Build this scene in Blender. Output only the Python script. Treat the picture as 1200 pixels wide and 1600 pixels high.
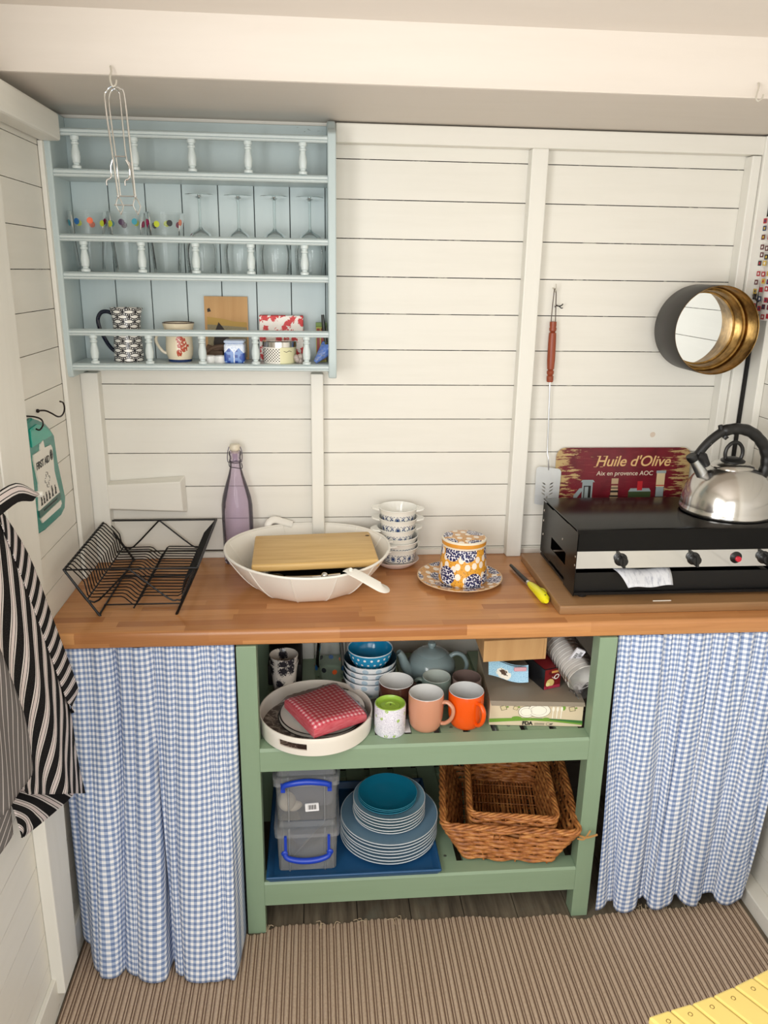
import bpy, math, random
from mathutils import Vector, Matrix
random.seed(7)
PI = math.pi
for o in list(bpy.data.objects): bpy.data.objects.remove(o)
SC = bpy.context.scene
COL = SC.collection

# ------------------------------------------------------------ camera
def cam():
    f, yaw, pitch, roll = 1224.3998, 0.0898, 0.2976, 0.0161
    cy, sy, cp, sp = math.cos(yaw), math.sin(yaw), math.cos(pitch), math.sin(pitch)
    w = Vector((sy*cp, cy*cp, -sp)); r = Vector((cy, -sy, 0)); u = r.cross(w)
    cr, sr = math.cos(roll), math.sin(roll)
    r2 = cr*r + sr*u; u2 = -sr*r + cr*u
    d = bpy.data.cameras.new('camera'); o = bpy.data.objects.new('camera', d); COL.objects.link(o)
    m = Matrix((r2, u2, -w)).transposed().to_4x4(); m.translation = Vector((-0.1184, -2.2265, 1.7187))
    o.matrix_world = m
    d.sensor_fit = 'VERTICAL'; d.sensor_height = 36; d.lens = f/1600*36; d.clip_start = .02
    SC.camera = o
cam()
# ------------------------------------------------------------ light
SC.view_settings.view_transform = 'Standard'
SC.view_settings.look = 'None'
SC.view_settings.exposure = 0.0
SC.view_settings.gamma = 1
SC.view_settings.use_curve_mapping = False
W = bpy.data.worlds.new('world'); SC.world = W; W.use_nodes = True
W.node_tree.nodes['Background'].inputs[0].default_value = (.80, .90, 1, 1)
W.node_tree.nodes['Background'].inputs[1].default_value = 1.0
def area(name, loc, rot, sx, sy, power, col):
    d = bpy.data.lights.new(name, 'AREA'); d.shape = 'RECTANGLE'; d.size = sx; d.size_y = sy
    d.energy = power; d.color = col
    o = bpy.data.objects.new(name, d); COL.objects.link(o); o.location = loc; o.rotation_euler = rot
area('door_daylight', (-.12, -3.18, 1.45), (PI/2, 0, 0), 1.1, 1.35, 24, (1, .985, .96))
area('window_daylight', (-.74, -1.95, 1.50), (PI/2, 0, -PI/2), 1.0, .9, 31, (1, .985, .96))

# ------------------------------------------------------------ materials
def lin(c):
    if isinstance(c, str):
        c = [int(c[i:i+2], 16)/255 for i in (0, 2, 4)]
        c = [x/12.92 if x <= .04045 else ((x+.055)/1.055)**2.4 for x in c]
    return (c[0], c[1], c[2], 1)
class N:                                    # tiny expression wrapper for math nodes
    def __init__(s, nt, v): s.nt, s.v = nt, v
    def op(s, o, b=None, c=None):
        n = s.nt.nodes.new('ShaderNodeMath'); n.operation = o
        for i, x in enumerate((s, b, c)):
            if x is None: continue
            x = x.v if isinstance(x, N) else x
            if isinstance(x, (int, float)): n.inputs[i].default_value = x
            else: s.nt.links.new(x, n.inputs[i])
        return N(s.nt, n.outputs[0])
    def __add__(s, b): return s.op('ADD', b)
    def __sub__(s, b): return s.op('SUBTRACT', b)
    def __mul__(s, b): return s.op('MULTIPLY', b)
    def __truediv__(s, b): return s.op('DIVIDE', b)
    def lt(s, b): return s.op('LESS_THAN', b)
    def gt(s, b): return s.op('GREATER_THAN', b)
    def fr(s): return s.op('FRACT')
    def fl(s): return s.op('FLOOR')
    def ab(s): return s.op('ABSOLUTE')
    def sin(s): return s.op('SINE')
    def mx(s, b): return s.op('MAXIMUM', b)
    def mn(s, b): return s.op('MINIMUM', b)
    def sq(s): return s.op('MULTIPLY', s)
    def sqrt(s): return s.op('SQRT')
class MT:
    def __init__(s, name, col='ffffff', rough=.5, metal=0, spec=.5):
        s.m = bpy.data.materials.new(name); s.m.use_nodes = True; s.nt = s.m.node_tree
        s.b = s.nt.nodes['Principled BSDF']; s.set(col)
        s.b.inputs['Roughness'].default_value = rough; s.b.inputs['Metallic'].default_value = metal
        s.b.inputs['Specular IOR Level'].default_value = spec
    def set(s, c, k='Base Color'):
        if hasattr(c, 'links'): s.nt.links.new(c, s.b.inputs[k])
        elif isinstance(c, N): s.nt.links.new(c.v, s.b.inputs[k])
        elif k == 'Base Color': s.b.inputs[k].default_value = lin(c)
        else: s.b.inputs[k].default_value = c
    def coord(s, kind='Object'):
        n = s.nt.nodes.new('ShaderNodeTexCoord'); x = s.nt.nodes.new('ShaderNodeSeparateXYZ')
        s.nt.links.new(n.outputs[kind], x.inputs[0]); s.co = n.outputs[kind]
        return [N(s.nt, x.outputs[i]) for i in range(3)]
    def comb(s, x, y, z=0):
        n = s.nt.nodes.new('ShaderNodeCombineXYZ')
        for i, a in enumerate((x, y, z)):
            a = a.v if isinstance(a, N) else a
            if isinstance(a, (int, float)): n.inputs[i].default_value = a
            else: s.nt.links.new(a, n.inputs[i])
        return n.outputs[0]
    def noise(s, vec=None, scale=5, detail=3, rough=.5, dist=0):
        n = s.nt.nodes.new('ShaderNodeTexNoise'); n.inputs['Scale'].default_value = scale
        n.inputs['Detail'].default_value = detail; n.inputs['Roughness'].default_value = rough
        n.inputs['Distortion'].default_value = dist
        if vec is not None: s.nt.links.new(vec, n.inputs['Vector'])
        return N(s.nt, n.outputs['Fac'])
    def voro(s, vec=None, scale=5, feat='F1', rnd=1, out='Distance', dim='2D'):
        n = s.nt.nodes.new('ShaderNodeTexVoronoi'); n.voronoi_dimensions = dim; n.feature = feat; n.inputs['Scale'].default_value = scale
        n.inputs['Randomness'].default_value = rnd
        if vec is not None: s.nt.links.new(vec, n.inputs['Vector'])
        return N(s.nt, n.outputs[out])
    def mix(s, f, a, b):
        n = s.nt.nodes.new('ShaderNodeMix'); n.data_type = 'RGBA'
        f = f.v if isinstance(f, N) else f
        if isinstance(f, (int, float)): n.inputs[0].default_value = f
        else: s.nt.links.new(f, n.inputs[0])
        for i, c in ((6, a), (7, b)):
            if hasattr(c, 'links'): s.nt.links.new(c, n.inputs[i])
            else: n.inputs[i].default_value = lin(c)
        return n.outputs[2]
    def ramp(s, f, stops):
        n = s.nt.nodes.new('ShaderNodeValToRGB'); s.nt.links.new(f.v, n.inputs[0])
        e = n.color_ramp.elements
        while len(e) < len(stops): e.new(.5)
        for k, (p, c) in zip(e, stops): k.position = p; k.color = lin(c)
        return n.outputs[0]
    def bump(s, h, strength=.3, dist=.002):
        n = s.nt.nodes.new('ShaderNodeBump'); n.inputs['Strength'].default_value = strength
        n.inputs['Distance'].default_value = dist; s.nt.links.new(h.v, n.inputs['Height'])
        s.nt.links.new(n.outputs[0], s.b.inputs['Normal'])
def plain(name, col, rough=.5, metal=0, spec=.5, var=.0, vs=30):
    t = MT(name, col, rough, metal, spec)
    if var:
        t.coord(); n = t.noise(t.co, vs, 4)
        c = lin(col); d = [max(0, x*(1-var)) for x in c[:3]]; e = [min(1, x*(1+var)) for x in c[:3]]
        t.set(t.mix(n, d, e))
    return t.m
def glassy(name, tint='ffffff', spec_rough=.03, ior=1.45, haze=0, hazecol='ffffff', refl=.9):
    """thin clear shell: see-through, tinted, with fresnel reflections and optional milky haze"""
    m = bpy.data.materials.new(name); m.use_nodes = True; nt = m.node_tree; nt.nodes.clear()
    o = nt.nodes.new('ShaderNodeOutputMaterial'); t = nt.nodes.new('ShaderNodeBsdfTransparent')
    t.inputs[0].default_value = lin(tint)
    g = nt.nodes.new('ShaderNodeBsdfGlossy'); g.inputs['Roughness'].default_value = spec_rough
    g.inputs[0].default_value = (refl, refl, refl, 1)
    f = nt.nodes.new('ShaderNodeFresnel'); f.inputs[0].default_value = ior
    mx = nt.nodes.new('ShaderNodeMixShader'); nt.links.new(f.outputs[0], mx.inputs[0])
    if haze:
        d = nt.nodes.new('ShaderNodeBsdfDiffuse'); d.inputs[0].default_value = lin(hazecol)
        m2 = nt.nodes.new('ShaderNodeMixShader'); m2.inputs[0].default_value = haze
        nt.links.new(t.outputs[0], m2.inputs[1]); nt.links.new(d.outputs[0], m2.inputs[2]); nt.links.new(m2.outputs[0], mx.inputs[1])
    else: nt.links.new(t.outputs[0], mx.inputs[1])
    nt.links.new(g.outputs[0], mx.inputs[2]); nt.links.new(mx.outputs[0], o.inputs[0])
    return m
def painted(name, base, dark, knots=True, axis=0, rough=.42, amt=.5):
    t = MT(name, base, rough); x, y, z = t.coord('Object')
    if axis == 0: v = t.comb(x*1.2, y*8, z*14)
    elif axis == 1: v = t.comb(x*8, y*1.2, z*14)
    else: v = t.comb(x*14, y*14, z*1.2)
    n = t.noise(v, 2.2, 5, .6)
    c = t.mix((n-.45)*2.2*amt, base, dark)
    if knots:
        w = t.comb(x, y, z); nn = t.noise(w, 30, 2)
        d = t.voro(w, 3.1, dim='3D')+(nn-.5)*.035
        c = t.mix(d.lt(.032)*.55, c, 'c9a98c')
    t.set(c); t.bump(n, .12, .003)
    return t.m
WHITE = painted('white_painted_board', 'e7e4db', 'dad7cc')
WHITE_Y = painted('white_painted_board_side', 'e7e4db', 'dad7cc', axis=1)
WHITE_T = painted('white_painted_timber', 'e7e5dd', 'dad8ce', False, 2)
WHITE_TY = painted('white_painted_rail', 'e7e5dd', 'dad8ce', False, 1)
WHITE_C = painted('cream_white_ceiling_paint', 'd9d0c6', 'cec4b8', False, 0, .5, .4)
def gapmat(name, axis):
    t = MT(name, '2a2622', .8); x, y, z = t.coord()
    a = x if axis == 0 else y
    n = t.noise(t.comb(a*5, z*9, 0), 3, 4, .7)
    t.set(t.mix((n-.53)*12, '1f1b18', 'a9a498')); return t.m
GAP = gapmat('board_gap', 0); GAP_Y = gapmat('board_gap_side', 1)
DARK = plain('dark_gap', '1b1917', .9)
BLUEP = painted('duck_egg_blue_paint', 'bccacb', 'aebdbf', False, 2, .38, .5)
BLUEX = painted('duck_egg_blue_shelf_paint', 'c6d1d1', 'b6c4c5', False, 0, .36, .5)
BLUEL = painted('pale_blue_spindle_paint', 'd0dbdb', 'c4d1d2', False, 2, .35, .3)
GREEN = painted('sage_green_paint', '889f84', '7c9477', False, 0, .42, .5)
GREEN_Z = painted('sage_green_post_paint', '889f84', '7c9477', False, 2, .42, .5)
BLACK = plain('black_enamel', '050404', .20, 0, .22)
BLACKM = plain('black_coated_wire', '0b0a0b', .38, 0, .35)
BLACKP = plain('black_plastic', '101011', .42)
STEEL = plain('polished_steel', 'c9c6c2', .17, 1)
CHROME = plain('chrome', 'd8d8d8', .07, 1)
SATIN = plain('satin_aluminium', 'cfd2d4', .33, 1)
CERW = plain('white_glaze', 'efeee8', .14)
CREAMG = plain('cream_glaze', 'e9dfca', .2)
def wood(name, cols, sx=.30, sy=.028, rough=.3, vert=False, grain=.35):
    t = MT(name, cols[0], rough); x, y, z = t.coord()
    v = y+z
    row = (v/sy).fl(); 
    off = (row*12.9898).sin()*43758.5453
    u = x/sx + off.fr()*1.0
    cell = u.fl()*7.31 + row*3.77
    r = ((cell*78.233).sin()*43758.5453).fr()
    g = t.noise(t.comb(x*6, v*90, z*20), 1.6, 5, .6)
    c = t.ramp(r, [(0, cols[0]), (.35, cols[1]), (.7, cols[2]), (1, cols[3])])
    dk = t.mix(((g-.42)*2.4)*grain, c, cols[4]); t.set(dk)
    return t.m
BLOCK = wood('oiled_butcher_block', ('b67d4c', 'c58c58', 'a26a3e', 'cd965f', '84502c'), .31, .03, .27)
OAK = wood('brown_oak_board', ('8e6844', '96704a', '86603d', '9b764f', '5f4129'), .8, .06, .4)
def grainwood(name, a, b, rough=.45, axis=0, s=1):
    t = MT(name, a, rough); x, y, z = t.coord()
    v = [t.comb(x*3*s, y*40*s, z*40*s), t.comb(x*40*s, y*3*s, z*40*s), t.comb(x*40*s, y*40*s, z*3*s)][axis]
    n = t.noise(v, 1.5, 5, .6, .4); t.set(t.ramp(n, [(.25, b), (.65, a)])); t.bump(n, .1, .001); return t.m
PALEWOOD = grainwood('pale_beech', 'dcb877', 'c79d5c', .45, 0)
REDWOOD = grainwood('red_brown_turned_wood', '9c4a2c', '7a3520', .4, 2)
FLOORM = MT('weathered_floorboards', '5f5548', .8)
def _fl():
    t = FLOORM; x, y, z = t.coord(); n = t.noise(t.comb(x*25, y*2, z), 1.6, 6, .65); n2 = t.noise(t.comb(x, y, z), 9, 3)
    c = t.ramp(n, [(.25, '3a332a'), (.5, '665b4b'), (.75, '857965')])
    t.set(t.mix((n2-.55)*2.5, c, '6e7568')); t.bump(n, .3, .003)
_fl()

# ------------------------------------------------------------ geometry
def R(ax, a): return Matrix.Rotation(a, 4, ax)
def T(*v): return Matrix.Translation(Vector(v if len(v) == 3 else v[0]))
class G:
    def __init__(s): s.v = []; s.f = []; s.mi = []; s.uv = {}; s.mk = 0
    def add(s, vs, fs, m=0, uvs=None, M=None):
        b = len(s.v)
        for p in vs: s.v.append(M @ Vector(p) if M else Vector(p))
        for i, f in enumerate(fs):
            if uvs: s.uv[len(s.f)] = [uvs[k] for k in f]
            s.f.append([b+k for k in f]); s.mi.append(m)
        return s
    def mark(s): s.mk = len(s.v); return s
    def move(s, M):
        for i in range(s.mk, len(s.v)): s.v[i] = M @ s.v[i]
        return s
    def box(s, x0, x1, y0, y1, z0, z1, m=0, M=None):
        return s.add([(x, y, z) for z in (z0, z1) for y in (y0, y1) for x in (x0, x1)],
                     [(0, 2, 3, 1), (4, 5, 7, 6), (0, 1, 5, 4), (2, 6, 7, 3), (0, 4, 6, 2), (1, 3, 7, 5)], m, None, M)
    def rbox(s, x0, x1, y0, y1, z0, z1, r=.003, m=0, M=None, k=3):
        """box with rounded edges (rounded in plan, chamfered at top and bottom)"""
        def ring(ins, z):
            P = []
            for cx, cy, a0 in ((x1-r, y1-r, 0), (x0+r, y1-r, 1), (x0+r, y0+r, 2), (x1-r, y0+r, 3)):
                for i in range(k+1):
                    a = (a0+i/k)*PI/2; q = r-ins
                    P.append((cx+q*math.cos(a), cy+q*math.sin(a), z))
            return P
        h = min(r, (z1-z0)/2)
        rings = []
        for i in range(k+1):
            a = i/k*PI/2; rings.append(ring(r*(1-math.sin(a)), z0+h*(1-math.cos(a))))
        for i in range(k+1):
            a = i/k*PI/2; rings.append(ring(r*(1-math.cos(a)), z1-h*(1-math.sin(a))))
        n = len(rings[0]); vs = sum(rings, []); fs = []
        for j in range(len(rings)-1):
            for i in range(n): fs.append((j*n+i, j*n+(i+1) % n, (j+1)*n+(i+1) % n, (j+1)*n+i))
        fs.append(tuple(range(n-1, -1, -1))); fs.append(tuple((len(rings)-1)*n+i for i in range(n)))
        return s.add(vs, fs, m, None, M)
    def prism(s, poly, ax, a, b, m=0, M=None):
        """poly in the two other axes; ax in 'xyz'"""
        def P(p, t): return {'x': (t, p[0], p[1]), 'y': (p[0], t, p[1]), 'z': (p[0], p[1], t)}[ax]
        n = len(poly); vs = [P(p, a) for p in poly]+[P(p, b) for p in poly]
        fs = [tuple(range(n)), tuple(range(2*n-1, n-1, -1))]+[(i, n+i, n+(i+1) % n, (i+1) % n) for i in range(n)]
        return s.add(vs, fs, m, None, M)
    def lathe(s, prof, seg=32, m=0, M=None, mats=None, skip=None, uv=False):
        vs = []; fs = []; ms = []; n = len(prof); uvs = []
        L = [0]
        for i in range(1, n): L.append(L[-1]+math.hypot(prof[i][0]-prof[i-1][0], prof[i][1]-prof[i-1][1]))
        for i in range(seg+1):
            a = 2*PI*i/seg
            for j, (r, z) in enumerate(prof): vs.append((r*math.cos(a), r*math.sin(a), z)); uvs.append((i/seg, L[j]))
        for i in range(seg):
            for j in range(n-1):
                if skip and skip(i, j): continue
                f = [i*n+j, (i+1)*n+j, (i+1)*n+j+1, i*n+j+1]
                if prof[j][0] < 1e-7: f.pop(0)
                elif prof[j+1][0] < 1e-7: f.pop(2)
                fs.append(tuple(f)); ms.append(mats[j] if mats else m)
        b = len(s.f); s.add(vs, fs, m, uvs if uv else None, M)
        for i, k in enumerate(ms): s.mi[b+i] = k
        return s
    def tube(s, pts, r=.002, seg=8, closed=False, m=0, M=None, flat=1.0, up=None, cap=True):
        P = [Vector(p) for p in pts]; n = len(P)
        rad = r if isinstance(r, (list, tuple)) else [r]*n
        vs = []; fs = []; prev = None
        for i in range(n):
            if closed: t = P[(i+1) % n]-P[i-1]
            else: t = P[min(i+1, n-1)]-P[max(i-1, 0)]
            t = t.normalized() if t.length > 1e-9 else Vector((0, 0, 1))
            if up is not None: ref = Vector(up)
            elif prev is not None: ref = prev
            else: ref = Vector((0, 0, 1)) if abs(t.z) < .9 else Vector((1, 0, 0))
            a = ref-t*ref.dot(t)
            if a.length < 1e-6: a = t.orthogonal()
            a.normalize(); b = t.cross(a); prev = a
            for k in range(seg):
                an = 2*PI*k/seg; vs.append(P[i]+a*math.cos(an)*rad[i]*flat+b*math.sin(an)*rad[i])
        m_ = n if closed else n-1
        for i in range(m_):
            j = (i+1) % n
            for k in range(seg): fs.append((i*seg+k, i*seg+(k+1) % seg, j*seg+(k+1) % seg, j*seg+k))
        if not closed and cap:
            fs.append(tuple(range(seg-1, -1, -1))); fs.append(tuple((n-1)*seg+k for k in range(seg)))
        return s.add(vs, fs, m, None, M)
    def grid(s, fn, nx, ny, m=0, uv=None, M=None):
        vs = [fn(i/nx, j/ny) for j in range(ny+1) for i in range(nx+1)]
        uvs = [uv(i/nx, j/ny) for j in range(ny+1) for i in range(nx+1)] if uv else None
        fs = [(j*(nx+1)+i, j*(nx+1)+i+1, (j+1)*(nx+1)+i+1, (j+1)*(nx+1)+i) for j in range(ny) for i in range(nx)]
        return s.add(vs, fs, m, uvs, M)
    def ball(s, c, rx, ry=None, rz=None, m=0, seg=16, M=None):
        ry = ry or rx; rz = rz or rx
        p = [(math.sin(PI*i/10), -math.cos(PI*i/10)) for i in range(11)]; p[0] = (0, -1); p[-1] = (0, 1)
        mm = (M or Matrix()) @ T(*c) @ Matrix.Diagonal((rx, ry, rz, 1))
        return s.lathe(p, seg, m, mm)
    def text(s, txt, size, M, m=0, shear=0, depth=.0006, spacing=1, bold=0):
        c = bpy.data.curves.new('t', 'FONT'); c.body = txt; c.size = size; c.shear = shear
        c.extrude = depth/2; c.space_character = spacing; c.offset = bold; c.align_x = 'CENTER'; c.align_y = 'CENTER'
        o = bpy.data.objects.new('t', c); COL.objects.link(o)
        dg = bpy.context.evaluated_depsgraph_get(); dg.update()
        me = o.evaluated_get(dg).to_mesh()
        s.add([v.co.copy() for v in me.vertices], [tuple(p.vertices) for p in me.polygons], m, None, M)
        bpy.data.objects.remove(o); bpy.data.curves.remove(c)
        return s
def wloc(o):
    v = Vector((0, 0, 0))
    while o: v += o.location; o = o.parent
    return v
def build(name, g, mats, parent=None, smooth=35, local=False, bevel=0, kind=None, label=None, at=None):
    if not isinstance(mats, (list, tuple)): mats = [mats]
    off = Vector((0, 0, 0))
    if local: loc = Vector(at) if at else Vector((0, 0, 0))
    elif parent: off = wloc(parent); loc = Vector((0, 0, 0))
    else:
        lo = [min(v[i] for v in g.v) for i in range(3)]; hi = [max(v[i] for v in g.v) for i in range(3)]
        off = Vector(((lo[0]+hi[0])/2, (lo[1]+hi[1])/2, lo[2])); loc = off
    me = bpy.data.meshes.new(name); me.from_pydata([tuple(v-off) for v in g.v], [], g.f)
    for m in mats: me.materials.append(m)
    for p, i in zip(me.polygons, g.mi): p.material_index = i
    if g.uv:
        uvl = me.uv_layers.new(name='UVMap')
        for p in me.polygons:
            u = g.uv.get(p.index)
            if u:
                for k, li in enumerate(p.loop_indices): uvl.data[li].uv = u[k]
    me.update()
    if smooth:
        me.shade_smooth(); me.set_sharp_from_angle(angle=math.radians(smooth))
    o = bpy.data.objects.new(name, me); COL.objects.link(o); o.location = loc
    if parent: o.parent = parent
    if bevel:
        b = o.modifiers.new('bevel', 'BEVEL'); b.width = bevel; b.segments = 2; b.limit_method = 'ANGLE'
    if kind: o['kind'] = kind
    if label: o['label'] = label
    return o
def thing(name, label, cat, loc=(0, 0, 0), group=None):
    o = bpy.data.objects.new(name, None); COL.objects.link(o); o.location = loc; o.empty_display_size = .02
    return tag(o, label, cat, group)
def tag(o, label, cat, group=None):
    o['label'] = label; o['category'] = cat
    if group: o['group'] = group
    return o
def dup(o, loc=None, label=None, parent=None, rotz=None):
    c = o.copy(); COL.objects.link(c)
    if parent: c.parent = parent
    for ch in list(o.children): dup(ch, parent=c)
    if loc is not None: c.location = loc
    if label: c['label'] = label
    if rotz is not None: c.rotation_euler.z = rotz
    return c
def struct(name, g, mats, **k): return build(name, g, mats, kind='structure', **k)
def lerp(a, b, t): return a+(b-a)*t
def smoothpts(pts, n=6):
    """Catmull-Rom through points"""
    P = [Vector(p) for p in pts]; out = []
    for i in range(len(P)-1):
        p0 = P[max(i-1, 0)]; p1 = P[i]; p2 = P[i+1]; p3 = P[min(i+2, len(P)-1)]
        for k in range(n):
            t = k/n
            out.append(.5*((2*p1)+(-p0+p2)*t+(2*p0-5*p1+4*p2-p3)*t*t+(-p0+3*p1-3*p2+p3)*t**3))
    out.append(P[-1]); return out
FRONT = lambda x, y, z: Matrix(((1, 0, 0, x), (0, 0, -1, y), (0, 1, 0, z), (0, 0, 0, 1)))     # text facing -y
LEFTW = lambda x, y, z: Matrix(((0, 0, 1, x), (1, 0, 0, y), (0, 1, 0, z), (0, 0, 0, 1)))      # text facing +x

XL, XR, YF = -.76, 1.14, -3.25
# ============================================================ SETTING
def planks_back():
    g = G(); z0 = 1.0187; p = .098
    g.box(XL-.03, XR+.03, .011, .03, 0, 2.30, 1)
    for k in range(-11, 14):
        a = max(0, z0+k*p+.0012); b = z0+(k+1)*p-.0012
        if b <= 0: continue
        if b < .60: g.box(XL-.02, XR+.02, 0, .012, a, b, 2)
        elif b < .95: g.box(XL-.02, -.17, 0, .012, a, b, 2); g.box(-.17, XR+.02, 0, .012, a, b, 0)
        else: g.box(XL-.02, XR+.02, 0, .012, a, b, 0)
    g.box(XL-.02, XR+.02, .006, .0115, 0, 2.29, 1)
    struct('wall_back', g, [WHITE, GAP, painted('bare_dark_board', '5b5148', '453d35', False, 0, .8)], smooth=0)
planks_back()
def planks_side(name, x, s, win=None):
    g = G(); z0 = 1.434-.0925*20; p = .0925
    def seg(y0, y1, a, b, m, d0, d1): g.box(min(x+s*d0, x+s*d1), max(x+s*d0, x+s*d1), y0, y1, a, b, m)
    spans = [(YF, .03)]
    for k in range(0, 34):
        a = max(0, z0+k*p+.0009); b = min(2.75, z0+(k+1)*p-.0009)
        if b <= a: continue
        if win and a > win[2]-.05 and b < win[3]+.05: sp = [(YF, win[0]), (win[1], .0)]
        else: sp = [(YF, .0)]
        for y0, y1 in sp: seg(y0, y1, a, b, 0, 0, .012)
    if win:
        for y0, y1, a, b in ((YF, win[0], 0, 2.75), (win[1], .02, 0, 2.75), (win[0], win[1], 0, win[2]-.02), (win[0], win[1], win[3]+.02, 2.75)):
            seg(y0, y1, a, b, 1, .006, .03)
    else: seg(YF, .02, 0, 2.75, 1, .006, .03)
    struct(name, g, [WHITE_Y, GAP_Y], smooth=0)
planks_side('wall_left', XL, -1, (-2.45, -1.45, 1.05, 1.95))
planks_side('wall_right', XR, 1)
# window in the left wall behind the camera
g = G()
for y0, y1, a, b in ((-2.47, -2.43, 1.03, 1.97), (-1.47, -1.43, 1.03, 1.97), (-2.43, -1.47, 1.03, 1.07), (-2.43, -1.47, 1.93, 1.97), (-1.965, -1.935, 1.07, 1.93)):
    g.box(XL-.04, XL+.012, y0, y1, a, b)
struct('window_1', g, WHITE_T, smooth=0)
# front wall with the open doorway
g = G(); g.box(XL-.03, -.72, YF-.03, YF, 0, 2.75); g.box(.50, XR+.03, YF-.03, YF, 0, 2.75); g.box(-.72, .50, YF-.03, YF, 2.2, 2.75)
struct('wall_front', g, WHITE, smooth=0)
g = G(); g.box(-.72, -.66, YF, YF+.04, 0, 2.2); g.box(.44, .50, YF, YF+.04, 0, 2.2); g.box(-.66, .44, YF, YF+.04, 2.14, 2.2)
struct('door_1', g, WHITE_T, smooth=0)
# floorboards running front to back
g = G(); x = XL
random.seed(3)
while x < XR:
    g.box(x, min(x+.1465, XR), YF, .03, -.02, 0); x += .149
g.box(XL, XR, YF, .03, -.03, -.006, 1)
struct('floor', g, [FLOORM.m, DARK], smooth=0)
# ceiling: soffit next to the wall, the beam, sloping boards above the viewer
g = G(); g.box(XL-.02, XR+.02, -.455, .02, 2.082, 2.11)
struct('ceiling', g, WHITE_C, smooth=0)
g = G(); g.prism([(-.452, 2.078), (-.468, 2.112), (-.47, 2.175), (-.50, 2.30), (-.40, 2.30), (-.40, 2.11)], 'x', XL-.02, XR+.02)
struct('trim_1', g, WHITE_C, smooth=25, bevel=.006)
g = G()
g.prism([(-.47, 2.19), (-1.6, 2.52), (YF, 2.52), (YF, 2.56), (-1.6, 2.56), (-.47, 2.24)], 'x', XL-.02, XR+.02)
struct('ceiling', g, WHITE_C, smooth=25)
# wall plates and studs
n_ = [1]
def trim(g, mat=WHITE_T, bevel=.003, nm='trim'):
    n_[0] += 1; return struct('%s_%d' % (nm, n_[0]), g, mat, smooth=0, bevel=bevel)
trim(G().box(-.06, XR, -.04, 0, 2.032, 2.078), WHITE)
trim(G().box(.4515, .4965, -.04, 0, .9, 2.032))
trim(G().box(-.131, -.096, -.04, 0, .9, 1.446))
trim(G().box(-.172, -.13, -.04, 0, 0, .858))
trim(G().box(.4515, .4965, -.04, 0, 0, .858))
trim(G().box(-.752, -.704, -.04, 0, .9, 1.446))
trim(G().box(1.052, 1.078, -.04, 0, .9, 2.03)); trim(G().box(1.079, 1.112, -.048, 0, .9, 2.078))
trim(G().box(-.759, -.748, -.165, -.045, .9, 2.0), WHITE_T, .002)
trim(G().box(1.118, 1.139, -.115, -.008, .9, 2.078), WHITE_T, .002)
trim(G().box(-.759, -.708, -1.9, -.15, 2.0, 2.06), WHITE_TY, .006)
trim(G().box(-.753, -.5, -.012, 0, .9, .917), WHITE, .001); trim(G().box(-.5, .4515, -.012, 0, .9, .917), WHITE, .001); trim(G().box(.4965, 1.05, -.012, 0, .9, .917), WHITE, .001)
trim(G().box(-.7595, -.7525, -.046, -.002, .9, 1.446), DARK, 0); trim(G().box(1.1135, 1.1205, -.060, -.046, .9, 1.93), DARK, 0)
# the wide post on the left wall, a little out of plumb
g = G(); zs = [(.05, -.605, -.71), (.4, -.582, -.705), (1.2, -.522, -.684), (2.0, -.50, -.655)]
vs = []; fs = []
for z, a, b in zs: vs += [(-.76, a, z), (-.73, a, z), (-.73, b, z), (-.76, b, z)]
for i in range(3):
    for k in range(4): fs.append((i*4+k, i*4+(k+1) % 4, i*4+4+(k+1) % 4, i*4+4+k))
fs += [(3, 2, 1, 0), (12, 13, 14, 15)]
g.add(vs, fs); trim(g, WHITE_T, .003)
g = G(); vs = []; fs = []
for z, a, b in [(1.0, -.690, -.86), (1.2, -.6855, -.85), (2.0, -.657, -.83)]: vs += [(-.76, a, z), (-.732, a, z), (-.732, b, z), (-.76, b, z)]
for i in range(2):
    for k in range(4): fs.append((i*4+k, i*4+(k+1) % 4, i*4+4+(k+1) % 4, i*4+4+k))
fs += [(3, 2, 1, 0), (8, 9, 10, 11)]
g.add(vs, fs); trim(g, WHITE_T, .002)
STAINW = MT('scuffed_white_sill_paint', 'e3e0d6', .5)
def _sw():
    t = STAINW; x, y, z = t.coord(); n = t.noise(t.comb(x, y*.7, z), 34, 5, .7)
    t.set(t.mix((n-.63)*9, 'e3e0d6', '8a6a3a'))
_sw()
struct('baseboard_left', G().box(-.76, -.748, -2.4, -.02, 0, .095), STAINW.m, smooth=0, bevel=.002)
struct('baseboard_right', G().box(1.092, 1.14, -2.4, -.02, 0, .05), STAINW.m, smooth=0, bevel=.003)
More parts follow.
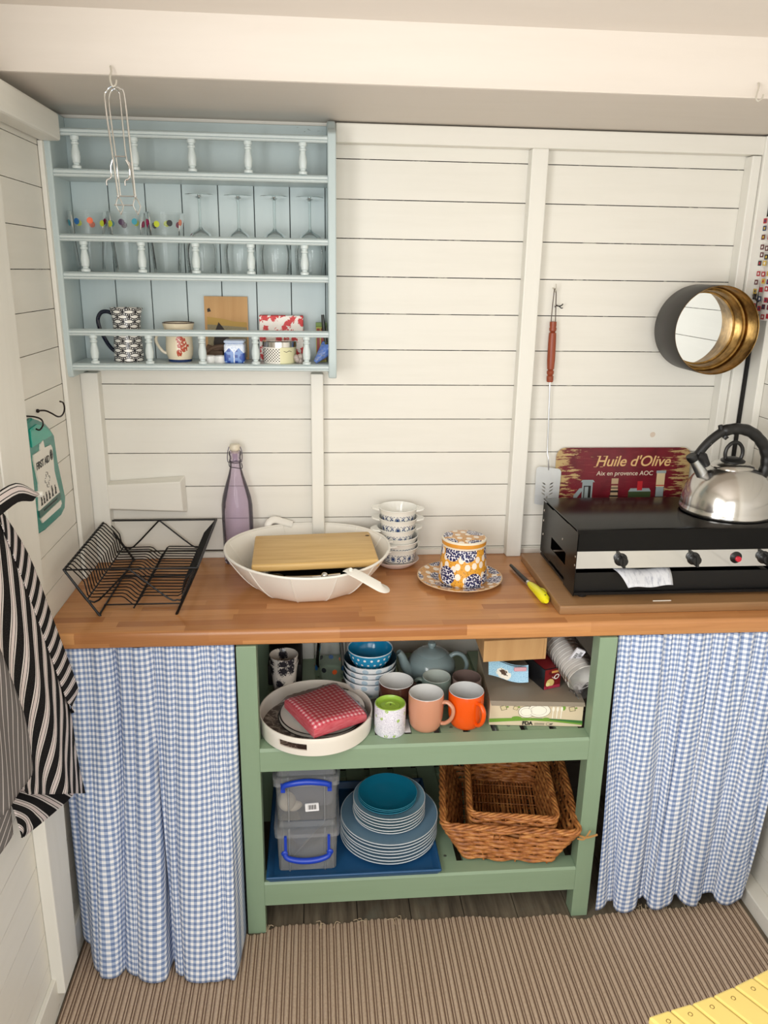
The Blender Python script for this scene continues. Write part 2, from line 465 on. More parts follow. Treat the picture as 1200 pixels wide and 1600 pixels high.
# ============================================================ RUG, WORKTOP, BENCH
RUGM = MT('brown_ribbed_sisal', '9c8570', .85)
def _rug():
    t = RUGM; x, y, z = t.coord('UV')
    ph = x.fr(); n = t.noise(t.comb(x*3, y*140, 0), 1.0, 4, .7); n2 = t.noise(t.comb(x*.25, y*1.3, 0), 2.5, 2)
    dk = (ph-.10).ab().lt(.085).mx((ph-.42).ab().lt(.075))
    alt = (x*.5).fl().sin()
    c = t.mix((n-.4)*1.8, 'bda791', '9a836d'); c = t.mix((n2-.45)*1.2, c, 'cbb6a0')
    t.set(t.mix(dk*.85, c, '59402f')); t.bump(n, .5, .002)
_rug()
g = G(); x0, x1 = -.744, 1.078; per = .0188; nx = int((x1-x0)/per*8)
def rugz(u):
    ph = (u*(x1-x0)/per) % 1
    return .004+.0032*abs(math.sin(PI*(ph-.26)*2/1.0)) if False else .003+.0045*max(0, math.sin(PI*((ph-.52) % 1)/.5) if ((ph-.52) % 1) < .5 else .45*math.sin(PI*(((ph-.52) % 1)-.5)/.25*1) if ((ph-.52) % 1) < .75 else .3*math.sin(PI*(((ph-.52) % 1)-.75)/.25))
def rf(u, v):
    X = lerp(x0, x1, u); lg = max(math.exp(-((X+.29)/.035)**4), math.exp(-((X-.603)/.035)**4)); ye = -.015*lg+ -.500-.010*math.sin(u*9+1)+.004*math.sin(u*47)-.015*u*(1-u)
    return (X, lerp(ye, -2.6, v), rugz(u))
g.grid(rf, nx, 24, 0, lambda u, v: (u*(x1-x0)/per, v*2.1))
for v in list(g.v): pass
rug = build('rug', g, RUGM.m, smooth=60)
tag(rug, 'brown ribbed woven rug covering the floor in front of the counter', 'rug')
fr = G()
random.seed(11)
for cx in [-.27]+[ -.1+.09*i+random.uniform(-.03, .03) for i in range(3)]+[.78, .80, .84, .93, .96]:
    for k in range(4):
        a = random.uniform(.3, 2.8); L = random.uniform(.01, .028)
        x = cx+random.uniform(-.02, .02)
        fr.tube(smoothpts([(x, -.512, .004), (x+.3*L*math.cos(a), -.500+.5*L*math.sin(a), .008), (x+L*math.cos(a+.4), -.505+L*math.sin(a), .003)], 4), .0009, 5)
build('frayed_threads', fr, plain('pale_straw', 'c7b294', .8), rug, kind='stuff')

g = G()
pr = [(-.002, .862), (-.002, .9), (-.500, .9), (-.5060, .8985), (-.5095, .894), (-.5105, .888), (-.5105, .868), (-.5095, .863), (-.505, .8595), (-.50, .859)]
g.prism([(p[0], p[1]) for p in pr], 'x', XL+.001, XR-.001)
wt = build('worktop', g, BLOCK, smooth=40); tag(wt, 'orange-brown wood block worktop running along the whole back wall', 'worktop')

fr_ = thing('open_shelf_bench', 'sage green painted timber frame with two slatted shelves under the worktop', 'shelf unit', (.155, -.26, 0))
for x0_, x1_, y0_, y1_ in ((-.314, -.266, -.512, -.465), (.580, .626, -.512, -.465), (-.314, -.266, -.06, -.015), (.580, .626, -.06, -.015)):
    build('leg', G().box(x0_, x1_, y0_, y1_, .0, .858), GREEN_Z, fr_, smooth=0, bevel=.0015)
g = G(); g.prism([(-.513, .509), (-.513, .566), (-.508, .573), (-.468, .575), (-.468, .509)], 'x', -.266, .5795); build('front_rail', g, GREEN, fr_, smooth=0)
g = G(); g.prism([(-.513, .093), (-.513, .160), (-.508, .166), (-.466, .167), (-.466, .093)], 'x', -.266, .5795); build('front_rail', g, GREEN, fr_, smooth=0)
for z in (.51, .10):
    build('back_rail', G().box(-.266, .58, -.055, -.02, z, z+.055), GREEN, fr_, smooth=0, bevel=.001)
nail = plain('dull_nail', '6f7a6c', .4, .6)
for z in (.575, .167):
    for i in range(11):
        x = -.262+i*.0768
        g = G().box(x, x+.058, -.466, -.018, z-.018, z-.0005); g.lathe([(0, .001), (.004, .001), (.0045, -.001)], 10, 1, T(x+.029, -.445, z))
        build('slat', g, [GREEN_Z if False else GREEN, nail], fr_, smooth=0)

# gingham curtains
GING = MT('blue_gingham_cotton', 'ffffff', .85, 0, .15)
def _g():
    t = GING; x, y, z = t.coord('UV'); p = .0150
    a = (x/p).fr().lt(.5); b = (y/p).fr().lt(.5)
    n = t.noise(t.comb(x*60, y*60, 0), 8, 2)
    one = a+b
    c = t.mix(one.gt(.5)*(one.lt(1.5)), t.mix(one.gt(1.5), 'eff0f4', '7488b0'), 'aebbd4')
    t.set(c); t.bump(n, .15, .0005)
_g()
def ridge(x):                     # soft-topped, sharp-valleyed fold profile, -1..1
    return 1-2*abs(math.sin(x/2))**.75 if False else 2*abs(math.cos(x/2))**.8-1
def curtain(name, xt, xb, zb, ybulge, seed, label, W, bots, cat='curtain', amp=1):
    rnd = random.Random(seed)
    tops = [(rnd.uniform(60, 120), rnd.uniform(0, 6.28), rnd.uniform(.5, 1)) for _ in range(4)]
    def fn(s, t):
        xa = lerp(xt[0], xb[0], t); xc = lerp(xt[1], xb[1], t)
        w_top = sum(a*math.sin(f*s+p) for f, p, a in tops)/3
        w = 0; sh = 0
        for f, p, a, dr_ in bots:            # frequency, phase, amplitude, sideways drift with height
            ph = f*(s+.035*math.sin(6.1*s+1.9*t+seed)+.016*math.sin(15*s-2.3*t))*2*PI+p+dr_*(1-t)
            w += a*(.65+.35*math.sin(3.7*s+p*3))*ridge(ph); sh += a*.55*math.sin(ph)
        k = max(0, 1-t*1.7)**1.2
        grow = min(1, .42+t*.9)
        ed = min(1, s*14, (1-s)*14)
        fold = .0085*w_top*k + w*grow
        x = lerp(xa, xc, s)+(sh*grow+.004*w_top*k)*ed
        y = -.494-.004*min(1, t*8)-fold-ybulge(s, t)
        z = lerp(.8585, zb(s), t)
        return (x, min(y, -.478), z)
    g = G(); H = .86
    g.grid(fn, 300, 80, 0, lambda s, t: (s*W, t*H))
    o = build(name, g, GING.m, smooth=80)
    sol = o.modifiers.new('thick', 'SOLIDIFY'); sol.thickness = .0008
    return tag(o, label, cat)
def bL(s, t):   # left curtain billows out over the rug
    q = min(1, s/.18)**.7*min(1, (1-s)/.05)**.5
    fold = .050*math.exp(-((s-.575+.10*(1-t))/.020)**2)*min(1, max(0, t-.18)*3)
    return max(0, (t-.10)/.90)**1.3*(.085+.075*s**.6)*q-fold
curtain('curtain', (-.742, -.319), (-.745, -.319), lambda s: .010+.02*max(0, .12-s)/.12, bL, 3,
        'blue and white gingham curtain under the worktop, left of the green shelves', .68,
        [(3.3, 2.2, .019, 1.3), (7.3, 2.0, .008, .8), (13, 1.1, .003, .3)])
def zR(s): return .036-.020*math.sin(2*PI*4.4*s+2.6)*min(1, s*8, (1-s)*8)+.006*s
curtain('curtain', (.634, 1.126), (.640, 1.086), zR, lambda s, t: 0.0+.012*t, 8,
        'blue and white gingham curtain under the worktop, right of the green shelves', .84,
        [(4.4, .9, .021, .9), (8.6, 2.2, .008, .5), (15, .2, .003, 0)])
for a, b, lab in ((-.757, -.316, 'thin white curtain wire under the worktop, left of the green shelves'), (.628, 1.138, 'thin white curtain wire under the worktop, right of the green shelves')):
    tag(build('curtain_wire', G().tube([(a, -.481, .853), (b, -.481, .853)], .0018), plain('wire_white', 'dddddd', .4)), lab, 'curtain wire')
g = G(); g.rbox(.77, 1.07, -.462, -.30, .001, .05, .01)
tag(build('storage_box', g, plain('deep_blue_plastic', '1d4c8f', .35)), 'deep blue plastic box on the floor peeping out below the right gingham curtain', 'box')

# ============================================================ WALL SHELF
ws = thing('wall_shelf_unit', 'pale blue wooden wall shelf with three shelves and turned spindle galleries', 'shelf', (-.41, 0, 1.445))
def side(x0_, x1_):
    yy = -.15
    poly = [(0, 1.447), (-.142, 1.447), (-.148, 1.46), (-.15, 1.50), (yy, 2.015), (-.147, 2.036), (-.135, 2.045), (-.118, 2.050), (-.100, 2.056), (-.088, 2.066), (-.07, 2.075), (-.0, 2.075)]
    g = G().prism(poly, 'x', x0_, x1_)
    for q in (.35, .65):
        xx = lerp(x0_, x1_, q); 
    return g
build('side_panel', side(-.757, -.735), BLUEP, ws, smooth=25, bevel=.003)
build('side_panel', side(-.083, -.062), BLUEP, ws, smooth=25, bevel=.003)
g = G(); xb = -.735; bw = (.652)/7.05
g.box(-.735, -.083, -.006, -.001, 1.46, 1.945, 1)
while xb < -.084:
    g.box(xb+.001, min(xb+bw-.001, -.083), -.016, -.004, 1.462, 1.945); xb += bw
g.box(-.735, -.083, -.016, -.002, 1.945, 2.072, 2)
def _chip():
    t = MT('chipped_blue_paint', 'bccacb', .38); x, y, z = t.coord(); n = t.noise(t.comb(x*45, y, z*170), 1, 4, .7)
    m = ((n-.60)*14).mx(0).mn(1)*x.gt(.245)*z.gt(.572)*x.lt(.318); t.set(t.mix(m, 'b6c5c6', '5d6664')); return t.m
build('back_panel', g, [BLUEP, DARK, _chip()], ws, smooth=0, bevel=.0012)
def moulded(zc, h, y0, y1):
    a, b = zc-h/2, zc+h/2; pr = [(y1, a), (y0+.003, a), (y0, a+.003), (y0, a+h*.30), (y0+.003, a+h*.36), (y0, a+h*.42), (y0, b-h*.25), (y0+.003, b-h*.18), (y0+.001, b-.002), (y0+.005, b), (y1, b)]
    return pr
for zt in (1.942, 1.706, 1.482):
    g = G(); g.prism(moulded(zt-.008, .018, -.145, -.016), 'x', -.735, -.083)
    build('shelf_board', g, BLUEX, ws, smooth=0)
for zr, zs_ in ((2.023, 1.943), (1.787, 1.707), (1.5605, 1.4825)):
    g = G(); g.prism(moulded(zr, .0165, -.147, -.130), 'x', -.735, -.083)
    build('gallery_rail', g, BLUEX, ws, smooth=0)
spn = None
H = .0715
prof = [(0, 0), (.0105, 0), (.0110, .003), (.0108, .006), (.0070, .008), (.0066, .011), (.0092, .014), (.0092, .017), (.0098, .021), (.0104, .027), (.0096, .036), (.0075, .046), (.0066, .052), (.0090, .054), (.0092, .057), (.0070, .059), (.0072, .062), (.0098, .064), (.0102, .068), (.0098, H), (0, H)]
for z, xs in ((1.943, (-.681, -.544, -.409, -.275, -.143)), (1.7072, (-.682, -.544, -.412, -.276, -.142)), (1.4825, (-.679, -.542, -.408, -.272, -.140))):
    for x in xs:
        if spn is None:
            spn = build('spindle', G().lathe(prof, 20), BLUEL, ws, local=True, smooth=40); o = spn
        else: o = dup(spn)
        o.location = Vector((x, -.1375, z))-wloc(ws)

GLASS = glassy('clear_glass', 'fdfefe', .04, 1.22, .015, 'ffffff')
GLASS2 = glassy('clear_thick_glass', 'f4f8f8', .04, 1.3)
DOTC = [plain('dot_'+n, c, .35) for n, c in (('blue', '1f5f9c'), ('orange', 'e0602c'), ('lime', 'c3cf3a'), ('magenta', 'a8285a'), ('plum', '3d2142'), ('turquoise', '3f9bb0'), ('black', '22262a'), ('coral', 'd9846a'))]
def tumbler(label, loc, tilt=0, rot=0, cols=(0, 1, 2, 5, 3, 7), flip=False, group=None):
    t = thing('tumbler', label, 'glass', loc, group)
    Hh = .144
    g = G(); g.lathe([(0, .006), (.0325, .006), (.046, Hh), (.0472, Hh), (.0480, Hh-.002), (.0340, .002), (.033, 0), (0, 0)], 36)
    d = G(); 
    for i in range(9):
        a = rot+i*2*PI/9; zc = .118+.003*math.sin(i*2.1); r0 = .034+(.014)*(zc/Hh)+.0008
        rr = .0075
        P = []; cN = 14
        for k in range(cN):
            an = 2*PI*k/cN; dz = rr*math.sin(an); da = rr*math.cos(an)/r0
            rz = .034+.014*((zc+dz)/Hh)+.0009
            P.append((rz*math.cos(a+da), rz*math.sin(a+da), zc+dz))
        d.add(P, [tuple(range(cN))], cols[i % len(cols)])
    M = R('Y', tilt)
    if flip: M = T(0, 0, Hh) @ R('X', PI)
    for gg in (g, d): gg.v = [M @ v for v in gg.v]
    build('glass_body', g, GLASS, t, local=True)
    build('dot_print', d, DOTC, t, local=True, smooth=0, label='ring of coloured dots printed near the rim')
    return t
tumbler('clear dotted tumbler at the left end of the middle wall shelf', (-.684, -.075, 1.7075), 0, .2, (5, 0, 1, 2, 7))
tumbler('clear dotted tumbler behind the hanging wire tool on the middle wall shelf', (-.590, -.075, 1.7075), -.0, .5, (3, 2, 4, 5))
tumbler('clear dotted tumbler beside the first upturned wine glass on the middle wall shelf', (-.494, -.075, 1.7075), 0, .95, (3, 2, 6, 7))
tumbler('upturned dotted tumbler on the green shelf behind the red napkins', (-.083, -.13, .576), 0, .6, (0, 1, 6), True)
wine = [(0, .1895), (.0355, .1895), (.0362, .1885), (.0355, .1875), (.012, .1845), (.0052, .180), (.0038, .172), (.0036, .120), (.0048, .112), (.012, .106), (.026, .096), (.0355, .080), (.0405, .058), (.0405, .038), (.0375, .012), (.0362, .0), (.0353, .0), (.0366, .012), (.0396, .038), (.0396, .058), (.0346, .079), (.025, .095), (.011, .1045), (0, .1055)]
w0 = None
labs = ['upturned clear wine glass next to the dotted tumblers on the wall shelf', 'upturned clear wine glass, second from the tumblers on the wall shelf',
        'upturned clear wine glass, third from the tumblers on the wall shelf', 'upturned clear wine glass against the right side panel of the wall shelf']
for i, x in enumerate((-.405, -.309, -.218, -.1285)):
    if i == 0:
        w0 = thing('wine_glass', labs[0], 'wine glass', (x, -.075, 1.7075), 'upturned wine glasses on the middle wall shelf')
        build('bowl', G().lathe(wine[8:], 36), GLASS, w0, local=True); build('stem', G().lathe(wine[4:9], 20), GLASS2, w0, local=True); build('foot', G().lathe(wine[:5], 36), GLASS2, w0, local=True)
    else: dup(w0, (x, -.075+.006*(i % 2), 1.7075), labs[i])

# fish jug
FISH = MT('fish_pattern_glaze', 'f2efe8', .16)
def _f():
    t = FISH; u, v, _ = t.coord('UV'); nr = 82.
    row = (v*nr).fl(); q = (v*nr).fr()-.5
    uu = (u*7.5+(row*.5).fr()*1.0+(row*.37).sin()*.12).fr()
    half = ((uu*PI).sin())*.40+.02
    edge = (q.ab()-half).ab().lt(.10)
    tail = uu.lt(.06).mx(uu.gt(.95))*(q.ab().lt(.42))
    out = q.ab().gt(half+.02)*((uu*37).sin().gt(.2))
    sp = (uu-.8).ab().lt(.02)*q.ab().lt(half)
    t.set(t.mix(edge.mx(tail).mx(out).mx(sp), 'f0ede6', '191a24'))
_f()
NAVYG = plain('navy_glaze', '12172b', .15)
j = thing('jug', 'tall white jug covered in black fish with a navy handle', 'jug', (-.607, -.078, 1.4825))
g = G(); g.lathe([(0, 0), (.0365, 0), (.0385, .003), (.0375, .02), (.0355, .06), (.0345, .09), (.0365, .12), (.0395, .1365), (.0375, .1365), (.034, .12), (.0325, .09), (.034, .06), (.035, .01), (0, .008)], 40, uv=True)
g.v = [Vector((v.x*(1+(.10 if v.x > 0 else 0)*max(0, (v.z-.11)/.027)), v.y, v.z)) for v in g.v]
build('body', g, FISH.m, j, local=True)
g = G(); g.tube(smoothpts([(-.030, 0, .118), (-.045, 0, .126), (-.062, 0, .124), (-.072, 0, .108), (-.070, 0, .085), (-.058, 0, .055), (-.046, 0, .035), (-.032, 0, .022)], 5), .0052, 10)
build('handle', g, NAVYG, j, local=True, label='navy blue loop handle')
# lobster mug
LOB = MT('cream_glaze_with_lobster', 'e9ddc2', .18)
def _l():
    t = LOB; x, y, z = t.coord('Object'); n = t.noise(t.comb(x, y, z), 90, 3); n2 = t.noise(t.comb(x, y, z), 260, 2)
    d = ((x-.012)*1.3).sq()+((z-.048+(x-.012)*.5)*1.0).sq()
    d2 = ((x-.004)*1.6).sq()+((z-.025)*1.0).sq()
    m = ((d.sqrt()+(n-.5)*.018).lt(.019)).mx((d2.sqrt()+(n-.5)*.012).lt(.011))*y.lt(0)
    c = t.mix(m*(n2.gt(.40)), 'e9ddc2', 'b4452c')
    c = t.mix(z.gt(.099), c, '5c4a3c'); c = t.mix(z.lt(.007), c, '233a6b'); t.set(c)
_l()
j = thing('mug', 'cream mug with a red lobster and blue foot on the bottom wall shelf', 'mug', (-.475, -.078, 1.4825))
build('body', G().lathe([(0, 0), (.030, 0), (.031, .003), (.0305, .010), (.034, .018), (.0355, .035), (.034, .060), (.036, .080), (.0415, .101), (.040, .1015), (.0345, .08), (.0325, .06), (.033, .02), (0, .012)], 40), LOB.m, j, local=True)
build('handle', G().tube(smoothpts([(-.031, 0, .020), (-.044, 0, .026), (-.056, 0, .042), (-.060, 0, .058), (-.052, 0, .072), (-.040, 0, .076), (-.033, 0, .068)], 5), .0038, 10), CREAMG, j, local=True)
# picture card
KRAFT = grainwood('kraft_card', 'c99f6c', 'b98d5a', .7, 2, .5)
c = thing('picture_card', 'tan picture card of a dark rock rising from the sea', 'card', (-.355, -.033, 1.484))
M = T(-.355, -.035, 1.484) @ R('X', -.06)
build('card', G().box(-.0575, .0575, 0, .0015, 0, .165, 0, M), KRAFT, c, smooth=0)
g = G(); F = lambda pts, k, dy=-.0004: g.add([(x, dy, z) for x, z in pts], [tuple(range(len(pts)))], k, None, M)
F([(-.051, .006), (.054, .006), (.054, .098), (.02, .10), (-.01, .107), (-.051, .112)], 0); F([(-.051, .006), (.054, .006), (.054, .085), (-.051, .092)], 1, -.0007)
F([(-.036, .045), (-.030, .077), (-.021, .098), (-.008, .082), (.002, .060), (.014, .050), (.014, .03), (-.036, .03)], 2, -.001)
F([(-.052, .02), (-.01, .026), (.03, .012), (.03, .006), (-.052, .006)], 3, -.001); F([(-.050, .132), (-.044, .135), (-.040, .126), (-.049, .124)], 2, -.001)
build('printed_scene', g, [plain('print_ochre', 'b8964f', .7), plain('print_grey_sea', '8d8468', .7, var=.3, vs=300), plain('print_dark_rock', '2d2622', .7), plain('print_shore', '6a5844', .7)], c, smooth=0, label='printed sea and rock scene')
# small things in front of the card
for x, lab in ((-.395, 'small white tealight in front of the picture card, nearer the lobster mug'), (-.3665, 'small white tealight in front of the picture card, beside the blue-house tin')):
    t = thing('tealight', lab, 'tealight', (x, -.105, 1.4825), 'tealights on the bottom wall shelf')
    build('cup', G().lathe([(0, 0), (.0155, 0), (.0163, .003), (.0165, .018), (.0155, .018), (.015, .014)], 24), plain('tealight_cup', 'e2e2e0', .3), t, local=True)
    build('wax', G().lathe([(0, .015), (.0152, .0145)], 20), plain('white_wax', 'f0eee8', .4), t, local=True)
g = G()
random.seed(5)
for k in range(5):
    g.tube(smoothpts([(-.41+random.uniform(-.004, .004), -.06+.006*k, 1.503+.004*k), (-.385, -.058+.004*k, 1.515+random.uniform(-.004, .006)), (-.362+random.uniform(0, .01), -.052+.003*k, 1.517+random.uniform(-.004, .004))], 4), [.004+.002*random.random()]*9, 7)
g.box(-.405, -.365, -.062, -.040, 1.4825, 1.508)
tag(build('driftwood', g, grainwood('grey_brown_bark', '7d6552', '4b3a2e', .8, 0)), 'rough brown piece of driftwood against the foot of the picture card', 'driftwood')
DELFT = MT('blue_house_print', 'e6ebf4', .3)
def _d():
    t = DELFT; x, y, z = t.coord('Object'); n = t.noise(t.comb(x, y, z), 160, 4, .7)
    c = t.mix((n-.5)*6, 'dfe7f4', '9fb8e0')
    hz = z-.036+(((x+.013).ab().mn((x-.012).ab())-.004)*1.1)
    ins = hz.lt(0)*((x+.013).ab().mn((x-.012).ab()).lt(.011))
    win = ((x*330).sin().gt(.1))*((z*420).sin().gt(0))
    c = t.mix(ins, c, '6d8fcb'); c = t.mix(ins*win, c, '23479a')
    tree = (((x.ab()-.025).sq()+(z-.016).sq()).sqrt()+(n-.5)*.01).lt(.011)
    t.set(t.mix(tree, c, '2c4f9f'))
_d()
t = thing('tin', 'small square tin printed with blue houses on the bottom wall shelf', 'tin', (-.3285, -.098, 1.4825))
build('body', G().rbox(-.0265, .0265, -.0265, .0265, 0, .051, .006), DELFT.m, t, local=True)
build('lid', G().rbox(-.027, .027, -.027, .027, .051, .060, .006), plain('tin_lid_blue', 'c7d6ee', .3), t, local=True)
LOBX = MT('lobster_print_card', 'f2ece4', .5)
def _lx():
    t = LOBX; x, y, z = t.coord('Object'); v = t.comb(x, z, 0)
    n = t.noise(v, 75, 4, .7, 1.2); d = t.voro(v, 42, rnd=.8)
    t.set(t.mix(((d+(n-.5)*1.5).lt(.37)), 'f3ede6', 'cf3336'))
_lx()
tag(build('gift_box', G().rbox(-.266, -.149, -.055, -.018, 1.4825, 1.602, .002), LOBX.m, smooth=20), 'white box patterned with red lobsters behind the dotted candle tin', 'box')
DOTL = MT('label_black_dots', 'ece8d6', .5)
def _dl():
    t = DOTL; x, y, z = t.coord('Object'); a = (x/.0075).fr()-.5; b = (z/.0075).fr()-.5
    a2 = (x/.0075+.5).fr()-.5; b2 = (z/.0075+.5).fr()-.5
    d = (a.sq()+b.sq()).lt(.055).mx((a2.sq()+b2.sq()).lt(.055)); m = d*x.lt(.002)*z.lt(.040)*z.gt(.004)
    sc = ((x-.022).ab().lt(.010))*(((z-.032)+(x*420).sin()*.0012).ab().lt(.0007))
    c = t.mix(x.gt(.002), 'f1ede4', 'dcd9b0'); t.set(t.mix(m.mx(sc), c, '39342c'))
_dl()
t = thing('candle_tin', 'round candle tin with a black-dotted label and metal lid', 'candle tin', (-.2115, -.092, 1.4825))
build('body', G().lathe([(0, 0), (.042, 0), (.0435, .002), (.0435, .043), (0, .043)], 40), DOTL.m, t, local=True)
build('lid', G().lathe([(.0435, .042), (.0455, .043), (.0455, .056), (.0435, .0585), (.040, .059), (0, .0575)], 40), STEEL, t, local=True)
t = thing('matchbox', 'small upright yellow and green box in the right corner of the bottom wall shelf', 'box', (-.101, -.06, 1.4825))
build('box_body', G().rbox(-.014, .014, -.009, .009, 0, .092, .001), plain('box_yellow', 'b5b653', .5), t, local=True, smooth=0)
g = G(); g.rbox(-.0145, .0145, -.0095, .0095, .092, .103, .001, 0)
for k, (a, b) in enumerate(((-.012, -.004), (-.001, .006))): g.box(a, b, -.0098, -.009, .02, .088, 1)
build('printed_bands', g, [plain('box_green', '6d8a3f', .5), plain('box_red', '9a3a32', .5)], t, local=True, smooth=0)
tag(build('clothes_peg', G().tube([(-.089, -.085, 1.535), (-.094, -.083, 1.57), (-.097, -.08, 1.607)], [.004, .0055, .004], 10), plain('charcoal_plastic', '2c302c', .4)), 'dark rounded stick upright beside the small yellow and green box', 'stick')
SHELL = MT('blue_grey_shell', '5c7cc4', .3)
def _s():
    t = SHELL; x, y, z = t.coord('Object'); n = t.noise(t.comb(x*3, y*3, z*8), 30, 4, .7)
    t.set(t.ramp(n, [(.3, '3c5ea8'), (.5, '5f82cc'), (.62, '8b93a8'), (.8, 'b09a88')]))
_s()
g = G()
def sh(u, v):
    a = (u-.5)*2.4; r = .033*(1-.1*math.cos(7*u)); w = v
    x = (u-.5)*.034*(.3+w); z = -.016+w*.055+.003*math.sin(u*20)*w; y = -.012*math.sin(PI*u)*(.3+w)-.003*math.sin(22*w+9*u)*.3
    return (x, y, z)
g.grid(sh, 16, 16)
g.v = [T(-.108, -.108, 1.497) @ R('Y', .75) @ R('X', -.3) @ v for v in g.v]
sh_ = build('oyster_shell', g, SHELL.m); sh_.modifiers.new('s', 'SOLIDIFY').thickness = .003
tag(sh_, 'blue and grey oyster shell leaning in the right corner of the bottom wall shelf', 'shell')
g = G()
random.seed(9)
for k in range(7): g.ball((-.094+random.uniform(-.008, .006), -.085+random.uniform(-.008, .004), 1.495+random.uniform(-.003, .018)), .009, .007, .007, 0, 7)
tag(build('oyster_shell', g, plain('brown_shell', '8c735f', .6, var=.4, vs=120), smooth=25), 'brown rugged shell behind the blue and grey oyster shell', 'shell')
g = G()
for k in range(5): g.ball((-.160+random.uniform(-.009, .007), -.115+random.uniform(-.005, .005), 1.491+random.uniform(-.002, .012)), .008, .006, .008, 0, 6)
tag(build('pebble', g, plain('pale_crystal', 'a99c93', .4, var=.3, vs=150), smooth=20), 'small pale knobbly stone between the candle tin and the blue shell', 'stone')
# hanging wire tool on its hook
HK = plain('painted_hook', 'c9c4b8', .4, .3)
tag(build('cup_hook', G().tube(smoothpts([(-.511, -.468, 2.094), (-.508, -.476, 2.083), (-.510, -.482, 2.070), (-.506, -.484, 2.056), (-.500, -.481, 2.060), (-.499, -.478, 2.068)], 5), .0018, 8), HK), 'small white hook in the ceiling beam holding the wire tool', 'hook')
t = thing('wire_tongs', 'long folding chrome wire kitchen tool hanging from the ceiling beam hook', 'kitchen tool', (-.505, -.478, 1.85))
y = -.478
g = G(); g.tube(smoothpts([(-.513, y, 1.857), (-.5175, y, 1.93), (-.524, y, 2.03), (-.520, y, 2.048), (-.508, y, 2.057), (-.493, y, 2.053), (-.486, y, 2.04), (-.482, y, 1.95), (-.479, y, 1.857)], 6), .0019, 8)
build('outer_loop', g, CHROME, t)
g = G(); y2 = -.471; g.tube(smoothpts([(-.510, y2, 1.857), (-.513, y2, 1.93), (-.518, y2, 2.02), (-.516, y2, 2.044), (-.506, y2, 2.054), (-.498, y2, 2.048), (-.496, y2, 2.03), (-.493, y2, 1.934), (-.4865, y2, 1.915), (-.482, y2, 1.857)], 6), .0015, 8)
build('inner_loop', g, CHROME, t)
for a, b in (((-.514, 1.931), (-.492, 1.931)), ((-.516, 1.857), (-.476, 1.857)), ((-.522, 1.840), (-.486, 1.840))): build('cross_bar', G().tube([(a[0], y, a[1]), (b[0], y, b[1])], .0013, 7), CHROME, t)
g = G()
for dx in (0, .034):
    g.tube(smoothpts([(-.513+dx, y, 1.857), (-.503+dx, y-.004, 1.838), (-.511+dx, y, 1.822)], 2), .0013, 7); g.tube(smoothpts([(-.512+dx, y, 1.857), (-.519+dx, y, 1.840), (-.512+dx, y+.004, 1.826)], 2), .0013, 7)
build('pincer_tips', g, CHROME, t)
g = G()
for dx in (0, .036): g.tube(smoothpts([(-.518+dx*.7, y, 1.925), (-.523+dx, y, 1.912), (-.524+dx, y, 1.892), (-.532+dx, y-.004, 1.886), (-.532+dx, y-.006, 1.876)], 4), .0015, 7)
build('side_prongs', g, CHROME, t)
tag(build('cup_hook', G().tube(smoothpts([(.812, -.468, 2.108), (.810, -.476, 2.098), (.803, -.484, 2.078), (.806, -.488, 2.070), (.815, -.486, 2.076), (.818, -.484, 2.084)], 5), .0018, 8), HK), 'small empty white hook in the ceiling beam above the round mirror', 'hook')
# ============================================================ ON THE WORKTOP
# dish rack
dr = thing('dish_rack', 'black wire folding dish drainer on the left end of the worktop', 'dish rack', (-.56, -.21, .9))
r3, r2 = .0032, .0021
zt = 1.022; yF, yB = -.41, -.022; xl, xr = -.7245, -.409
g = G(); g.tube([(xl, yF, zt), (xr, yF, zt)], r2+.0003, 8); g.tube([(xl, yB, zt), (xr, yB, zt)], r2+.0003, 8); g.tube([(xl, yF, zt), (xl, yB, zt)], r3, 8); g.tube([(xr, yF, zt), (xr, yB, zt)], r3, 8)
build('rim', g, BLACKM, dr)
for xt, xf in ((xl, -.652), (xr, -.465)):
    g = G(); g.tube(smoothpts([(xt, yF, zt), (lerp(xt, xf, .95), yF, .908), (xf, yF+.002, .9035), (xf, yF+.012, .9035)], 3)[0:], r3, 8)
    g.tube([(xf, yF+.012, .9035), (xf, yB-.012, .9035)], r3*.8, 8); g.tube(smoothpts([(xf, yB-.012, .9035), (xf, yB-.002, .9035), (lerp(xt, xf, .95), yB, .908), (xt, yB, zt)], 3), r3, 8)
    build('leg_frame', g, BLACKM, dr)
for yy in (-.36, -.17): build('base_bar', G().tube([(-.652, yy, .9075), (-.465, yy, .9075)], r2, 8), BLACKM, dr)
def zig(yy): return smoothpts([(xl, yy, zt), (-.682, yy, .948), (-.672, yy, .941), (-.650, yy, .942), (-.585, yy, 1.008), (-.572, yy, 1.019), (-.559, yy, 1.010), (-.484, yy, .944), (-.462, yy, .939), (-.447, yy, .946), (xr, yy, zt)], 3)
for yy in (yF, yB): build('side_brace', G().tube(zig(yy), r2+.0002, 8), BLACKM, dr)
g = G(); nW = 19
for i in range(nW):
    yy = lerp(yF+.014, yB-.012, i/(nW-1))
    P = [(xl-.001, yy, zt+.003), (xl+.010, yy, zt+.001), (-.694, yy, .999), (-.684, yy, .985), (-.679, yy, .950), (-.672, yy, .944), (-.600, yy, .945), (-.592, yy, .942), (-.574, yy, .924), (-.565, yy, .922), (-.552, yy, .942), (-.546, yy, .946), (-.462, yy, .944), (-.452, yy, .950), (-.444, yy, .985), (-.428, yy, 1.003), (xr, yy, zt+.003)]
    g.tube(P, .0017, 6)
for x, z in ((-.677, .944), (-.568, .9195), (-.450, .946)): g.tube([(x, yF, z), (x, yB, z)], .0021, 6)
build('wire_basket', g, BLACKM, dr)

